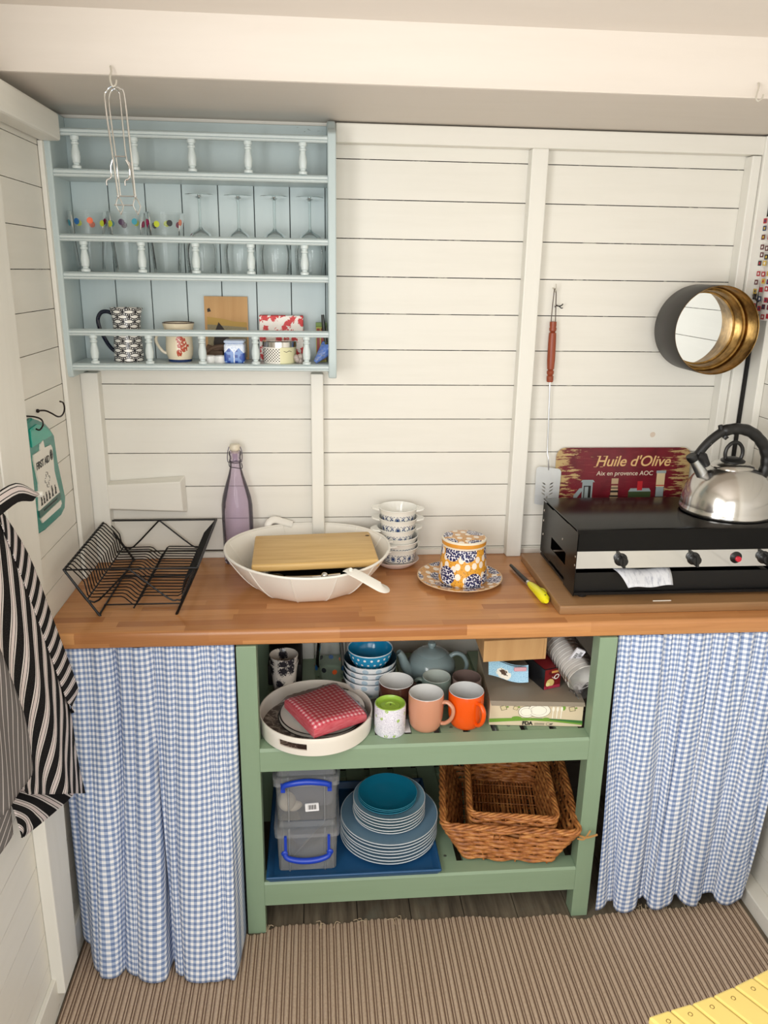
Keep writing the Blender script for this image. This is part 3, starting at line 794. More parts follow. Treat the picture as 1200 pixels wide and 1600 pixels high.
# white panel low on the wall
pn = G(); pn.add([(-.716, -.036, 1.062), (-.500, -.036, 1.052), (-.503, -.036, 1.140), (-.714, -.036, 1.131), (-.722, -.002, 1.048), (-.492, -.002, 1.040), (-.494, -.002, 1.150), (-.716, -.002, 1.135)],
    [(0, 1, 2, 3), (0, 4, 5, 1), (1, 5, 6, 2), (2, 6, 7, 3), (3, 7, 4, 0), (4, 7, 6, 5)])
tag(build('cover_panel', pn, WHITE, smooth=0, bevel=.003), 'white painted wooden block on the wall above the dish drainer', 'panel')

# swing-top bottle
LILAC = glassy('lilac_glass', 'f5eff7', .02, 1.3, .13, 'cfbfd6')
b = thing('swing_top_bottle', 'lilac glass swing-top bottle standing between dish drainer and white bowl', 'bottle', (-.345, -.048, .9))
g = G(); sg = 48; prof = [(0, .004), (.036, .001), (.041, .004), (.0425, .012), (.0435, .05), (.0445, .13), (.0440, .175), (.0400, .200), (.0310, .232), (.0215, .262), (.0155, .285), (.0150, .300), (.0170, .302), (.0172, .306), (.0155, .309), (.0160, .318), (.0175, .322), (.0172, .330), (.0140, .333), (.0095, .333), (.0095, .30)]
g.lathe(prof, sg)
for i, v in enumerate(g.v):
    a = math.atan2(v.y, v.x); k = 1-.035*max(0, min(1, (.21-v.z)/.05))*max(0, min(1, (v.z-.02)/.03))*(1-abs(math.cos(3*a+.4)))
    g.v[i] = Vector((v.x*k, v.y*k, v.z))
build('glass_body', g, LILAC, b, local=True)
build('stopper', G().lathe([(.009, .325), (.012, .334), (.0145, .337), (.0150, .345), (.0125, .351), (0, .352)], 24), plain('cream_stopper', 'ddd3bf', .35), b, local=True, label='cream ceramic stopper')
g = G(); 
for sx in (-1, 1): g.tube(smoothpts([(sx*.0155, -.001, .343), (sx*.0195, -.004, .330), (sx*.0205, -.010, .314), (sx*.0190, -.013, .303)], 4), .0011, 6)
g.tube([(-.0165, 0, .343), (.0165, 0, .343)], .0011, 6)
g.tube(smoothpts([(-.019, -.013, .303), (-.006, -.019, .304), (.004, -.019, .306), (.019, -.013, .303)], 4), .0011, 6)
g.tube(smoothpts([(-.017, -.004, .300), (-.014, -.019, .291), (0, -.022, .289), (.017, -.017, .285), (.020, -.010, .289), (.017, -.002, .297)], 4), .0012, 6)
g.lathe([(.0163, -.001), (.0175, 0), (.0163, .001)], 24, 0, T(0, 0, .300)); build('wire_bail', g, plain('dark_wire', '4b4450', .3, .8), b, local=True)

# white collapsible bowl with its handles, and what it holds
BOWLM = plain('matt_white_plastic', 'ece8df', .38)
bw_ = thing('serving_bowl', 'large round white panelled bowl with strap handles on the worktop', 'bowl', (-.143, -.226, .9))
def bowlpt(a, s):
    """a angle, s 0 base .. 1 rim"""
    r = .126+(.222-.126)*(s**.75); z = .001+.105*s**1.15
    return r, z
g = G(); n = 96; rows = 18
def out(u, v, off=0):
    a = u*2*PI; r, z = bowlpt(a, v); nseg = 12
    k = (u*nseg+.35) % 1; facet = math.cos(PI/nseg)/math.cos((k-.5)*2*PI/nseg)
    r = r*lerp(facet, 1, v*.9)-off
    z2 = z+.004*math.sin(2*a+1.2)*v
    return (r*math.cos(a), r*math.sin(a), z2)
g.grid(lambda u, v: out(u, v), 144, rows)
g.grid(lambda u, v: out(1-u, v, .0035) if v < 1 else out(1-u, v, .0035), 144, rows)
g.lathe([(0, .001), (.126*.97, .001)], 48); g.lathe([(0, .004), (.122, .0045)], 48)
build('bowl_body', g, BOWLM, bw_, local=True, smooth=50)
g = G(); P = [out(i/96, 1, .0017) for i in range(96)]; g.tube(P, .0034, 8, True, flat=1.0); build('rim', g, BOWLM, bw_, local=True)
for k in range(12):
    u = ((k-.35)/12) % 1; g = G(); P = [Vector(out(u, v/10, -.0006)) for v in range(11)]; g.tube(P, .0014, 6)
    P = [Vector(out(u, v/10, .0046)) for v in range(11)]; g.tube(P, .0010, 6)
    build('panel_seam', g, BOWLM, bw_, local=True)
# strap handle, folded out to the right
g = G()
S = smoothpts([(-.046, -.408, 1.0095), (-.034, -.420, 1.0095), (-.010, -.436, 1.002), (.014, -.450, .992), (.034, -.458, .983), (.044, -.450, .977), (.043, -.432, .972), (.028, -.404, .968)], 6)
g.tube(S, [.013]*6+[.0165]*37, 16, flat=.14, up=(.35, -.45, .82), M=None); 
build('strap_handle', g, plain('white_strap', 'e9e5dc', .3), bw_, label='white strap handle folded out to the right')
g = G(); g.lathe([(0, .004), (.0042, .0035), (.005, 0)], 16, 0, T(-.036, -.419, 1.0135) @ R('X', .7)); build('rivet', g, BOWLM, bw_)
g = G(); g.tube(smoothpts([(-.262, -.030, 1.000), (-.256, -.026, 1.014), (-.240, -.022, 1.020), (-.215, -.020, 1.012), (-.19, -.018, 1.003)], 5), .010, 12, flat=.25, up=(0, -.9, .4)); build('strap_handle', g, plain('white_strap', 'e9e5dc', .3), bw_, label='white strap handle lying at the back of the bowl')
tag(build('baking_tin', G().rbox(-.255, -.015, -.335, -.13, .925, .970, .02), plain('black_tin', '121212', .3, .4)), 'dark metal tin lying in the white bowl under the chopping board', 'tin')
g = G()
g.tube(smoothpts([(-.20, -.36, .975), (-.12, -.375, .981), (-.06, -.372, .985)], 4), [.004]*9, 8, flat=.5, up=(0, 0, 1)); g.ball((-.225, -.352, .974), .022, .014, .004)
tag(build('spoon', g, STEEL), 'steel spoon in the front of the white bowl beside the dark tin', 'spoon')
g = G(); g.tube(smoothpts([(-.13, -.385, .980), (-.085, -.392, .984), (-.03, -.385, .986)], 4), [.003]*9, 8); g.ball((-.10, -.386, .986), .009, .009, .009)
tag(build('whisk', g, CHROME), 'chrome utensil end in the white bowl under the board edge', 'utensil')
M = T(-.1235, -.215, .995) @ R('Y', -.018) @ R('X', -.03) @ R('Z', .035)
cb = G(); 
x0c, x1c, y0c, y1c = -.165, .160, -.138, .118
cb.rbox(x0c, x1c, y0c, y1c, -.010, .010, .006, 0, M, 3)
cb.lathe([(0, .0105), (.006, .0105), (.006, .0102), (0, .0102)], 12, 1, M @ T(.150, .075, 0))
tag(build('chopping_board', cb, [PALEWOOD, plain('dark_hole', '5d4a33', .8)], smooth=30), 'pale beech chopping board lying across the large white bowl', 'chopping board')

# stack of small eared dishes
EAR = MT('blue_folk_print_glaze', 'efede4', .15)
def _e():
    t = EAR; u, v, _ = t.coord('UV'); z = t.coord('Object')[2]
    a = (u*6).fr()-.5; s = a*.0615; h = z-.022
    rr = (s.sq()+h.sq()).sqrt(); n = t.noise(t.comb(u*60, z*160, 0), 6, 3)
    disc = rr.lt(.0085)*((rr*1900).sin().gt(-.6)+rr.lt(.004)).mn(1)
    ring = (s.ab()-.017).ab().lt(.0026)*h.ab().lt(.009)*((h*900).sin().gt(-.3))
    curl = ((s.ab()-.024)*1.0+(h*380).sin()*.003).ab().lt(.0018)*h.ab().lt(.011)
    band = ((z-.0335).ab().lt(.0008)*((u*220).sin().gt(-.2))).mx((z-.0095).ab().lt(.0008))
    dots = (n.gt(.60))*h.ab().lt(.010)*.8
    m = disc.mx(ring).mx(curl).mx(band).mx(dots); out_ = t.coord('Object')
    t.set(t.mix(m*z.lt(.036), 'efede4', '27406f'))
_e()
def eared(label, z, dx, dy, rot, first=[None]):
    if first[0] is None:
        t = thing('soup_dish', label, 'dish', (0, 0, 0), 'stacked eared dishes with blue print')
        g = G(); Ho = .050
        g.lathe([(0, 0), (.040, 0), (.0435, .003), (.046, .012), (.050, .032), (.0555, .048), (.057, Ho)], 48, uv=True)
        build('body', g, EAR.m, t, local=True)
        g = G(); g.lathe([(.057, Ho), (.0555, Ho+.001), (.0535, .046), (.0475, .03), (.044, .012), (.038, .006), (0, .005)], 48)
        build('inside', g, CERW, t, local=True)
        for s_ in (-1, 1):
            g = G(); top = [(.052, -.030), (.061, -.024), (.073, -.013), (.077, 0), (.073, .013), (.061, .024), (.052, .030)]
            g.prism([(s_*a, b) for a, b in top], 'z', .0445, .0495); build('ear', g, CERW, t, local=True, smooth=0, bevel=.0018)
        first[0] = t; o = t
    else: o = dup(first[0], None, label)
    o.location = (.114+dx, -.088+dy, z); o.rotation_euler.z = rot
    return o
g = G(); g.lathe([(0, .002), (.040, 0), (.046, .003), (.062, .014), (.068, .022), (.0672, .023), (.060, .016), (.044, .007), (0, .006)], 48)
tag(build('saucer', g, plain('pinkish_white_glaze', 'e2cfc6', .2), local=True, at=(.110, -.090, .9)), 'wide pinkish white dish at the bottom of the eared dish stack', 'dish')
labs = ['eared blue-print dish lowest in its stack, on the pinkish saucer', 'eared blue-print dish second from the bottom of its stack', 'eared blue-print dish third from the bottom of its stack',
        'eared blue-print dish third from the top of its stack', 'eared blue-print dish second from the top of its stack', 'eared white dish with blue print on top of its stack, showing its inside']
for i, (z, dx, dy, ro) in enumerate(((.909, .005, 0, .6), (.927, .004, 0, .9), (.941, .003, .001, .7), (.966, -.003, 0, .12), (.996, .001, 0, -.10), (1.0245, .001, .002, -.14))): eared(labs[i], z, dx, dy, ro)

# ochre and indigo canister on its plate
def berry_mat(name, kind, scale=1, ground='e0a23c'):
    t = MT(name, 'ffffff', .12)
    if kind == 'side': u, v, _ = t.coord('UV'); X, Y = u*.40, v
    else: X, Y, _ = t.coord('Object')
    vec = t.comb(X, Y, 0)
    d1 = t.voro(vec, 14*scale, rnd=.6)                       # big flower heads
    leaf = t.voro(t.comb(X*1.0, Y*.8, 0), 44*scale, rnd=.6)   # pale leaves
    pet = t.voro(vec, 175*scale, rnd=.8); pn_ = t.noise(vec, 240*scale, 2)
    specks = t.voro(vec, 120*scale, rnd=1)
    head = (d1+(pn_-.5)*.06).lt(.36)
    c = t.mix(leaf.lt(.33), ground, 'f2e6d8'); c = t.mix((specks.lt(.13))*leaf.gt(.40), c, '3a2c3a')
    inner = t.mix((pet+(pn_-.5)*.5).lt(.50), 'eceaf0', '2c2f5c')
    t.set(t.mix(head, c, inner)); return t
CAN = berry_mat('berry_print_side', 'side'); CANT = berry_mat('berry_print_flat', 'flat', 1, 'cf9a5a')
OCH = plain('ochre_glaze', 'd9963a', .15)
cx, cy = .284, -.222
t = thing('plate', 'patterned plate with ochre and indigo berries under the canister', 'plate', (cx-.008, cy, .9))
build('plate_body', G().lathe([(0, 0), (.07, 0), (.075, .003), (.114, .012), (.1175, .0145), (.1165, .0155), (.112, .0145), (.076, .007), (.070, .004), (0, .004)], 64), CANT.m, t, local=True)
build('rim_line', G().lathe([(.1150, .0158), (.1180, .0158), (.1182, .0142)], 64), plain('tan_rim', 'd8b58c', .2), t, local=True)
t = thing('canister', 'lidded ceramic canister with ochre and indigo berry pattern', 'canister', (cx, cy, .9045))
build('body', G().lathe([(0, 0), (.066, 0), (.0675, .003), (.0675, .008), (.064, .055), (.0600, .103), (0, .103)], 64, uv=True), CAN.m, t, local=True)
build('neck_band', G().lathe([(.0600, .103), (.0608, .106), (.0600, .1075), (.058, .108)], 64), CREAMG, t, local=True)
g = G(); g.lathe([(.058, .108), (.0605, .1085), (.0612, .112), (.0612, .119)], 64, 1); g.lathe([(.0612, .119), (.0608, .1225), (.0575, .1245)], 64, 0)
build('lid_edge', g, [CREAMG, OCH], t, local=True)
build('lid', G().lathe([(.0575, .1245), (.05, .1262), (0, .127)], 64), CANT.m, t, local=True)

# gas lighter
t = thing('gas_lighter', 'yellow gas lighter with black nozzle lying beside the oak board', 'lighter', (.462, -.28, .9))
YEL = plain('yellow_plastic', 'e8e11f', .25)
M = T(.470, -.405, .9) @ R('Z', .058)
g = G(); g.tube([(0, -.0, .012), (.0005, .012, .0125), (.0, .04, .0135), (-.001, .075, .0125), (-.003, .105, .0115), (-.005, .125, .011)], [.006, .0125, .0135, .012, .010, .0065], 18, M=M, flat=1)
build('body', g, YEL, t)
build('trigger_guard', G().tube(smoothpts([(.010, .045, .012), (.0195, .058, .012), (.0185, .078, .012), (.006, .092, .012)], 5), .0030, 8, M=M), YEL, t)
build('trigger', G().tube([(.010, .062, .012), (.0135, .070, .012)], .0045, 8, M=M), plain('yellow_trigger', 'cfc51c', .35), t)
build('collar', G().tube([(-.005, .122, .011), (-.0055, .134, .011)], .0066, 14, M=M), SATIN, t)
build('nozzle', G().tube([(-.0055, .132, .011), (-.010, .20, .0105), (-.013, .268, .010)], [.0058, .0055, .0042], 14, M=M), BLACKP, t)
build('screw', G().lathe([(0, .0006), (.0022, .0004), (.0026, 0)], 10, 0, M @ T(0, .012, .0248)), BLACKP, t)

# oak board, hob, kettle
tag(build('wooden_board', G().rbox(.487, 1.128, -.464, -.075, .9, .924, .004), OAK, smooth=30), 'brown oak board under the black gas hob', 'board')
hob = thing('gas_hob', 'black portable gas hob on the oak board with chrome knob strip', 'gas hob', (.82, -.26, .925))
X0, X1 = .534, 1.122
shell = G(); y0, y1 = -.418, -.108; t2 = .0018
sidep = [(y0, .94), (y0, 1.100), (y0+.012, 1.1075), (y1-.008, 1.1000), (y1, 1.092), (y1, .945), (-.13, .945), (-.13, .957), (-.39, .957), (-.39, .94)]
for xa, xc in ((X0, X0+t2), (X1-t2, X1)):
    # side plate with a slot hole
    g = G(); hy0, hy1, hz0, hz1 = -.335, -.205, .985, 1.018
    for a, b, c, d in ((y0, hy0, .93, 1.100), (hy1, y1, .945, 1.094), (hy0, hy1, .95, hz0), (hy0, hy1, hz1, 1.098)): g.box(xa, xc, a, b, c, d)
    for yy, zz in ((-.41, 1.035), (-.41, 1.012), (-.12, 1.07), (-.12, 1.04), (-.125, 1.00), (-.30, 1.045)): g.lathe([(0, .0012), (.003, .0008), (.0035, 0)], 10, 1, T(xa if xa < .6 else xc, yy, zz) @ R('Y', -PI/2 if xa < .6 else PI/2))
    build('side_panel', g, [BLACK, STEEL], hob, smooth=0)
g = G(); g.prism([(y0, 1.052), (y0, 1.098), (y0+.006, 1.1065), (y0+.014, 1.109), (y1, 1.1030), (y1, 1.100), (y0+.014, 1.106), (y0+.003, 1.095), (y0+.003, 1.052)], 'x', X0-.001, X1+.001)
build('lid', g, BLACK, hob, smooth=30)
build('lid_underside', G().box(X0+t2, X1-t2, y0+.01, y1, 1.045, 1.050), BLACKM, hob, smooth=0)
g = G(); g.box(X0+.001, X1-.001, y0-.0005, y0+.003, 1.006, 1.052); build('knob_strip', g, CHROME, hob, smooth=0, label='mirror chrome strip behind the knobs')
build('lower_panel', G().box(X0+.002, X1-.002, y0+.012, y0+.016, .936, .990), BLACKM, hob, smooth=0)
build('base_tray', G().box(X0+.002, X1-.002, y0+.002, y1, .932, .939), BLACKM, hob, smooth=0)
build('back_panel', G().box(X0+.002, X1-.002, y1-.003, y1-.001, .945, 1.09), BLACKM, hob, smooth=0)
for x in (X0+.03, X1-.03):
    for yy in (-.40, -.13): build('foot', G().lathe([(0, 0), (.011, 0), (.012, .007), (0, .0075)], 16, 0, T(x, yy, .9245)), BLACKP, hob)
kn = None
for x in (.650, .842, 1.030):
    if kn is None:
        g = G(); g.lathe([(.0165, 0), (.017, .002), (.0135, .004), (.0125, .019), (.0105, .0215), (0, .022)], 28); g.box(-.0028, .0028, -.0155, .0155, .004, .0245)
        g.v = [R('X', PI/2) @ R('Z', .15) @ v for v in g.v]
        kn = build('knob', g, BLACKP, hob, local=True); o = kn
    else: o = dup(kn)
    o.location = Vector((x, y0, 1.029))-wloc(hob)
g = G(); g.lathe([(.0150, 0), (.0155, .002), (.012, .005), (.0085, .010), (0, .0102)], 24); g.v = [T(.955, y0, 1.030) @ R('X', PI/2) @ v for v in g.v]; build('ignition_bezel', g, BLACKP, hob)
g = G(); g.lathe([(.0075, .009), (.0070, .016), (0, .0165)], 20); g.v = [T(.955, y0, 1.030) @ R('X', PI/2) @ v for v in g.v]; build('ignition_button', g, plain('red_button', 'c11d34', .3), hob, label='red ignition button')
# leaflet
PAPER = MT('printed_leaflet', 'd9dbe0', .5)
def _p():
    t = PAPER; x, y, z = t.coord('Object'); n = t.noise(t.comb(x*30, y*12, 0), 3, 4, .7)
    t.set(t.mix((n-.5)*4, 'd6d8de', '8e93a4'))
_p()
g = G(); g.grid(lambda u, v: (lerp(.640+.012*v, .790-.006*v, u)+.010*v*(1-u), lerp(-.397, -.455+.012*u, v), .996-.030*v*v+.002*math.sin(9*u)), 14, 10)
o = build('leaflet', g, PAPER.m, smooth=60); o.modifiers.new('s', 'SOLIDIFY').thickness = .0012
tag(o, 'folded printed leaflet poking out below the hob knobs', 'leaflet')
tag(build('used_match', G().box(.735, .783, -.4465, -.4445, .9245, .9265, 0), plain('white_stick', 'e4ddd0', .6), smooth=0), 'short white stick on the oak board in front of the hob', 'stick')

# kettle
KX, KY, KZ = .995, -.265, 1.1085
k = thing('kettle', 'shiny steel whistling kettle with black arched handle on the hob', 'kettle', (KX, KY, KZ))
g = G(); g.lathe([(0, 0), (.116, 0), (.1205, .002), (.1225, .007), (.1215, .012), (.1195, .016), (.1190, .022), (.1165, .045), (.109, .068), (.096, .091), (.078, .110), (.058, .1225), (.048, .127)], 72)
build('body', g, STEEL, k, local=True)
build('base_ring', G().lathe([(.110, -.0005), (.1195, 0), (.1208, .003)], 64), BLACKP, k, local=True)
ML = T(.003, 0, 0)
build('lid', G().lathe([(.0545, .1235), (.0560, .1260), (.0545, .1285), (.045, .134), (.030, .1395), (0, .143)], 56), STEEL, k, local=True)
g = G(); g.lathe([(.031, .1385), (.0315, .1415), (.022, .1475), (.012, .150), (0, .151)], 32); build('lid_knob_base', g, BLACKP, k, local=True)
g = G(); g.tube(smoothpts([(-.021, 0, .1455), (-.024, 0, .160), (-.021, 0, .175), (-.011, 0, .187), (0, 0, .190), (.011, 0, .187), (.021, 0, .175), (.024, 0, .160), (.021, 0, .1455)], 5), .0050, 10, flat=1); build('lid_knob', g, BLACKP, k, local=True)
g = G(); g.tube([(-.078, 0, .100), (-.096, 0, .125), (-.112, 0, .147)], [.0165, .0140, .0125], 24, cap=False); g.tube([(-.112, 0, .147), (-.078, 0, .100)], [.0105, .012], 24, cap=False); build('spout', g, SATIN, k, local=True)
g = G(); g.tube([(-.108, 0, .143), (-.1145, 0, .151), (-.1175, 0, .156)], [.0150, .0165, .0150], 20); g.tube([(-.104, 0, .158), (-.088, 0, .150), (-.072, 0, .128)], [.017, .019, .0125], 16, flat=.8); build('spout_cap', g, BLACKP, k, local=True)
hp = smoothpts([(-.100, 0, .157), (-.086, 0, .178), (-.066, 0, .200), (-.040, 0, .219), (-.008, 0, .2265), (.028, 0, .222), (.060, 0, .203), (.084, 0, .174), (.095, 0, .140), (.092, 0, .108), (.078, 0, .088)], 8)
g = G(); nn = len(hp); rad = [(.0115 if i < nn*.30 else .0150+.0006*math.sin(i*1.0)) for i in range(nn)]
g.tube(hp, rad, 16, flat=1.0); g.tube([(-.044, 0, .222), (-.049, 0, .236)], [.0075, .0062], 12); g.tube([(-.028, 0, .208), (-.034, 0, .200)], [.008, .006], 10)
g.tube(smoothpts([(.088, 0, .094), (.070, 0, .086), (.052, 0, .108), (.044, 0, .124)], 4), [.015]*4+[.014]*4+[.010]*4+[.004], 12, flat=.7, up=(0, 1, 0))
build('handle', g, BLACKP, k, local=True)
g = G()
for x, z in ((-.091, .181), (-.077, .194)): g.lathe([(0, .0015), (.0022, 0)], 10, 0, T(x+.004, -.010, z-.006) @ R('X', PI/2))
build('rivet', g, STEEL, k, local=True)

# olive oil sign
SIGN = MT('worn_crimson_sign', '6b1422', .35)
def _sg():
    t = SIGN; x, y, z = t.coord('Object'); ex = x.ab()
    n = t.noise(t.comb(x*14, y, z*95), 1.3, 4, .7); n2 = t.noise(t.comb(x*4, y, z*4), 6, 2)
    edge = (ex-.105)*7.0
    m = ((n-.5)*3.2+edge-.45)*7
    c = t.mix((n2-.4)*2, '6e1322', '4a0d16'); fine = t.noise(t.comb(x*10, y, z*260), 1.5, 3)
    c = t.mix((fine-.60)*5, c, '8f3a3c'); t.set(t.mix(m, c, 'b79c6b'))
_sg()
sg_ = thing('enamel_sign', 'crimson sign reading Huile d’Olive leaning on the wall behind the hob', 'sign', (.797, -.024, .93))
def rr(x0_, x1_, z0_, z1_, r, n=7):
    P = []
    for cx_, cz, a0 in ((x1_-r, z1_-r, 0), (x0_+r, z1_-r, 1), (x0_+r, z0_+r, 2), (x1_-r, z0_+r, 3)):
        for i in range(n+1):
            a = (a0+i/n)*PI/2; P.append((cx_+r*math.cos(a), cz+r*math.sin(a)))
    return P
MS = T(.797, -.028, .93) @ R('X', -.05)
build('board', G().prism(rr(-.207, .207, 0, .300, .028), 'y', 0, .003, 0, MS), SIGN.m, sg_, smooth=0, bevel=.0008)
TM = MS @ FRONT(.028, -.0006, .258)
CRM = plain('sign_cream_paint', 'd9b27a', .4); PAL = plain('sign_pale_paint', 'd9cdb8', .4)
g = G(); g.text("Huile d'Olive", .0445, TM, 0, .28, .0006, .98, .0004)
for x_ in (-.1145, -.0955): g.box(x_-.0045, x_+.0045, -.0007, -.0002, .0, .0014, 0, MS @ T(.028, 0, .2415)) ; g.box(x_+.004, x_+.013, -.0007, -.0002, .0, .0014, 0, MS @ T(.028, 0, .2735))
build('title_lettering', g, CRM, sg_, smooth=0, label='cream lettering Huile d’Olive')
g = G(); g.text("Aix en provence AOC", .0190, MS @ FRONT(.006, -.0006, .222), 0, .12, .0006, 1.0)
build('subtitle_lettering', g, PAL, sg_, smooth=0, label='pale lettering Aix en provence AOC')
cols = [plain('print_glass_grey', '8f9a9c', .4), plain('print_cork', 'b49a7a', .5), plain('print_green', '3c4a2c', .4), plain('print_red', 'b3242b', .4), plain('print_dark', '1c1512', .4), plain('print_label', 'cdb78f', .5)]
def flat(polys, nm):
    g = G()
    for q, (pts, c_) in enumerate(polys): g.add([(x, -.0004-.0002*q, z) for x, z in pts], [tuple(range(len(pts)))], c_, None, MS)
    build(nm, g, cols, sg_, smooth=0, label='painted bottle shape')
rc = lambda a, b, c_, d: [(a, c_), (b, c_), (b, d), (a, d)]
flat([([(-.135, .10), (-.147, .10), (-.147, .155), (-.130, .177), (-.122, .178), (-.122, .168), (-.135, .150)], 0), (rc(-.122, -.090, .10, .196), 0), (rc(-.117, -.095, .12, .185), 4), (rc(-.114, -.103, .12, .182), 0), ([(-.128, .196), (-.084, .196), (-.090, .203), (-.122, .203)], 0)], 'printed_cruet')
flat([([(-.050, .10), (.006, .10), (.004, .125), (-.010, .150), (-.012, .185), (-.032, .185), (-.034, .150), (-.050, .125)], 1), (rc(-.035, -.009, .164, .170), 4), (rc(-.037, -.009, .150, .155), 4), (rc(-.033, -.011, .176, .179), 4), (rc(-.033, -.012, .190, .207), 1)], 'printed_bottle')
flat([(rc(.022, .092, .10, .170), 2), ([(.022, .166), (.092, .166), (.086, .176), (.028, .176)], 0), (rc(.046, .080, .10, .130), 5), (rc(.048, .064, .170, .198), 3)], 'printed_jar')
flat([([(.088, .10), (.150, .10), (.146, .128), (.132, .146), (.132, .222), (.106, .222), (.106, .146), (.092, .128)], 4), (rc(.106, .132, .180, .222), 5), (rc(.107, .131, .150, .180), 0), (rc(.106, .132, .183, .186), 3), (rc(.104, .134, .222, .230), 0)], 'printed_bottle')

# spatula
sp = thing('spatula', 'steel spatula with turned red-brown handle hanging on the wall', 'spatula', (.567, -.02, 1.06))
y = -.02
g = G(); g.tube(smoothpts([(.5415, y, 1.590), (.5425, y, 1.64), (.544, y, 1.676), (.5465, y, 1.680), (.549, y, 1.674), (.5515, y, 1.64), (.5540, y, 1.590)], 4), .0013, 7); build('hanging_loop', g, plain('brown_cord', '54463f', .6), sp)
hprof = [(0, 0), (.0085, 0), (.0095, .003), (.0098, .016), (.0070, .019), (.0098, .023), (.0102, .030), (.0072, .034), (.0100, .037), (.0112, .06), (.0112, .11), (.0102, .137), (.0060, .140), (.0095, .143), (.0105, .149), (.0088, .153), (.0096, .158), (.0094, .168), (0, .169)]
Mh = T(.5510, y, 1.424) @ R('Y', -.020)
build('handle', G().lathe(hprof, 24, 0, Mh), REDWOOD, sp)
g = G(); g.tube(smoothpts([(.5515, y, 1.424), (.556, y, 1.32), (.560, y+.001, 1.225), (.563, y-.005, 1.20), (.5665, y-.003, 1.165)], 5), .0021, 8); build('rod', g, SATIN, sp)
bl = G(); n = 0
def holeplate(outer, holes, y):
    import bmesh
    bm = bmesh.new(); ed = []
    for lp in [outer]+holes:
        vs = [bm.verts.new((a, y, b)) for a, b in lp]
        for i in range(len(vs)): ed.append(bm.edges.new((vs[i], vs[(i+1) % len(vs)])))
    bmesh.ops.triangle_fill(bm, use_beauty=True, use_dissolve=False, edges=ed)
    r = bmesh.ops.extrude_face_region(bm, geom=bm.faces[:]); bmesh.ops.translate(bm, verts=[v for v in r['geom'] if isinstance(v, bmesh.types.BMVert)], vec=(0, .0012, 0))
    bm.verts.index_update(); g = G(); g.add([v.co.copy() for v in bm.verts], [tuple(v.index for v in f.verts) for f in bm.faces]); bm.free(); return g
holes = []
for k_ in range(4):
    for s_ in (-1, 1):
        cx_, cz_, an = .5675+s_*.0115, 1.1235-.0105*k_, s_*.62
        P = []
        for q in range(10):
            a = 2*PI*q/10; ex, ez = .0068*math.cos(a), .0019*math.sin(a)
            P.append((cx_+ex*math.cos(an)-ez*math.sin(an), cz_+ex*math.sin(an)+ez*math.cos(an)))
        holes.append(P)
holes.append([(.5675+.0020*math.cos(2*PI*q/10), 1.078+.007*math.sin(2*PI*q/10)) for q in range(10)])
outer = [(.531, 1.062), (.536, 1.060), (.598, 1.052), (.6035, 1.056), (.6055, 1.158), (.602, 1.166), (.595, 1.169), (.539, 1.176), (.532, 1.173), (.5295, 1.166)]
build('blade', holeplate(outer, holes, y-.004), plain('brushed_steel', 'e6e9ea', .36, .55, var=.06, vs=60), sp, smooth=20)
tag(build('wall_hook', G().tube(smoothpts([(.545, -.002, 1.682), (.5455, -.016, 1.678), (.5460, -.022, 1.672), (.5465, -.026, 1.682), (.5455, -.027, 1.694)], 4), .0016, 7), HK), 'small white hook on the wall holding the spatula loop', 'hook')
g = G(); g.tube(smoothpts([(.556, -.012, 1.636), (.561, -.020, 1.634), (.568, -.022, 1.637), (.571, -.02, 1.640)], 3), .0016, 7); g.tube(smoothpts([(.562, -.018, 1.634), (.567, -.022, 1.629), (.571, -.022, 1.630)], 3), .0015, 7); g.tube([(.556, -.001, 1.632), (.556, -.014, 1.636)], .0022, 7)
tag(build('wall_hook', g, BLACKP), 'small dark twig-like hook on the wall beside the spatula loop', 'hook')

# round mirror
mr = thing('round_mirror', 'round wall mirror set deep in a black and brass drum frame', 'mirror', (.948, -.045, 1.582))
MM = T(.948, -.044, 1.582) @ R('X', PI/2)
build('outer_drum', G().lathe([(.104, 0), (.1155, 0), (.1165, .002), (.1165, .131), (.1155, .1325)], 96, 0, MM), plain('matt_black_drum', '2a2724', .45), mr, label='matt black outer side')
BR = MT('aged_brass', '8a6a3a', .34, 1)
def _b():
    t = BR; x, y, z = t.coord(); n = t.noise(t.comb(x, y, z), 26, 5, .65); t.set(t.ramp(n, [(.3, '5d4526'), (.5, '8f6f3c'), (.7, 'b8935a')])); t.bump(n, .2, .003)
_b()
g = G(); g.lathe([(.1155, .1325), (.1145, .132), (.1125, .128), (.1120, .078), (.1100, .071), (.1060, .070), (.1045, .073), (.1020, .073), (.1005, .069), (.0985, .034), (.0900, .032)], 96, 0, MM)
build('brass_lining', g, BR.m, mr, label='aged brass stepped inner lining')
build('mirror_glass', G().lathe([(0, .033), (.0985, .033)], 64, 0, MM), plain('mirror_silver', 'e8ecec', .015, 1), mr, smooth=0)
tag(build('wall_hook', G().tube(smoothpts([(1.112, -.05, 1.668), (1.107, -.058, 1.676), (1.098, -.062, 1.672), (1.104, -.066, 1.662), (1.112, -.066, 1.655), (1.118, -.066, 1.662)], 4), .0022, 8), plain('rusty_iron', '54463c', .6, .4)), 'bent rusty nail hook on the corner stud beside the mirror', 'hook')
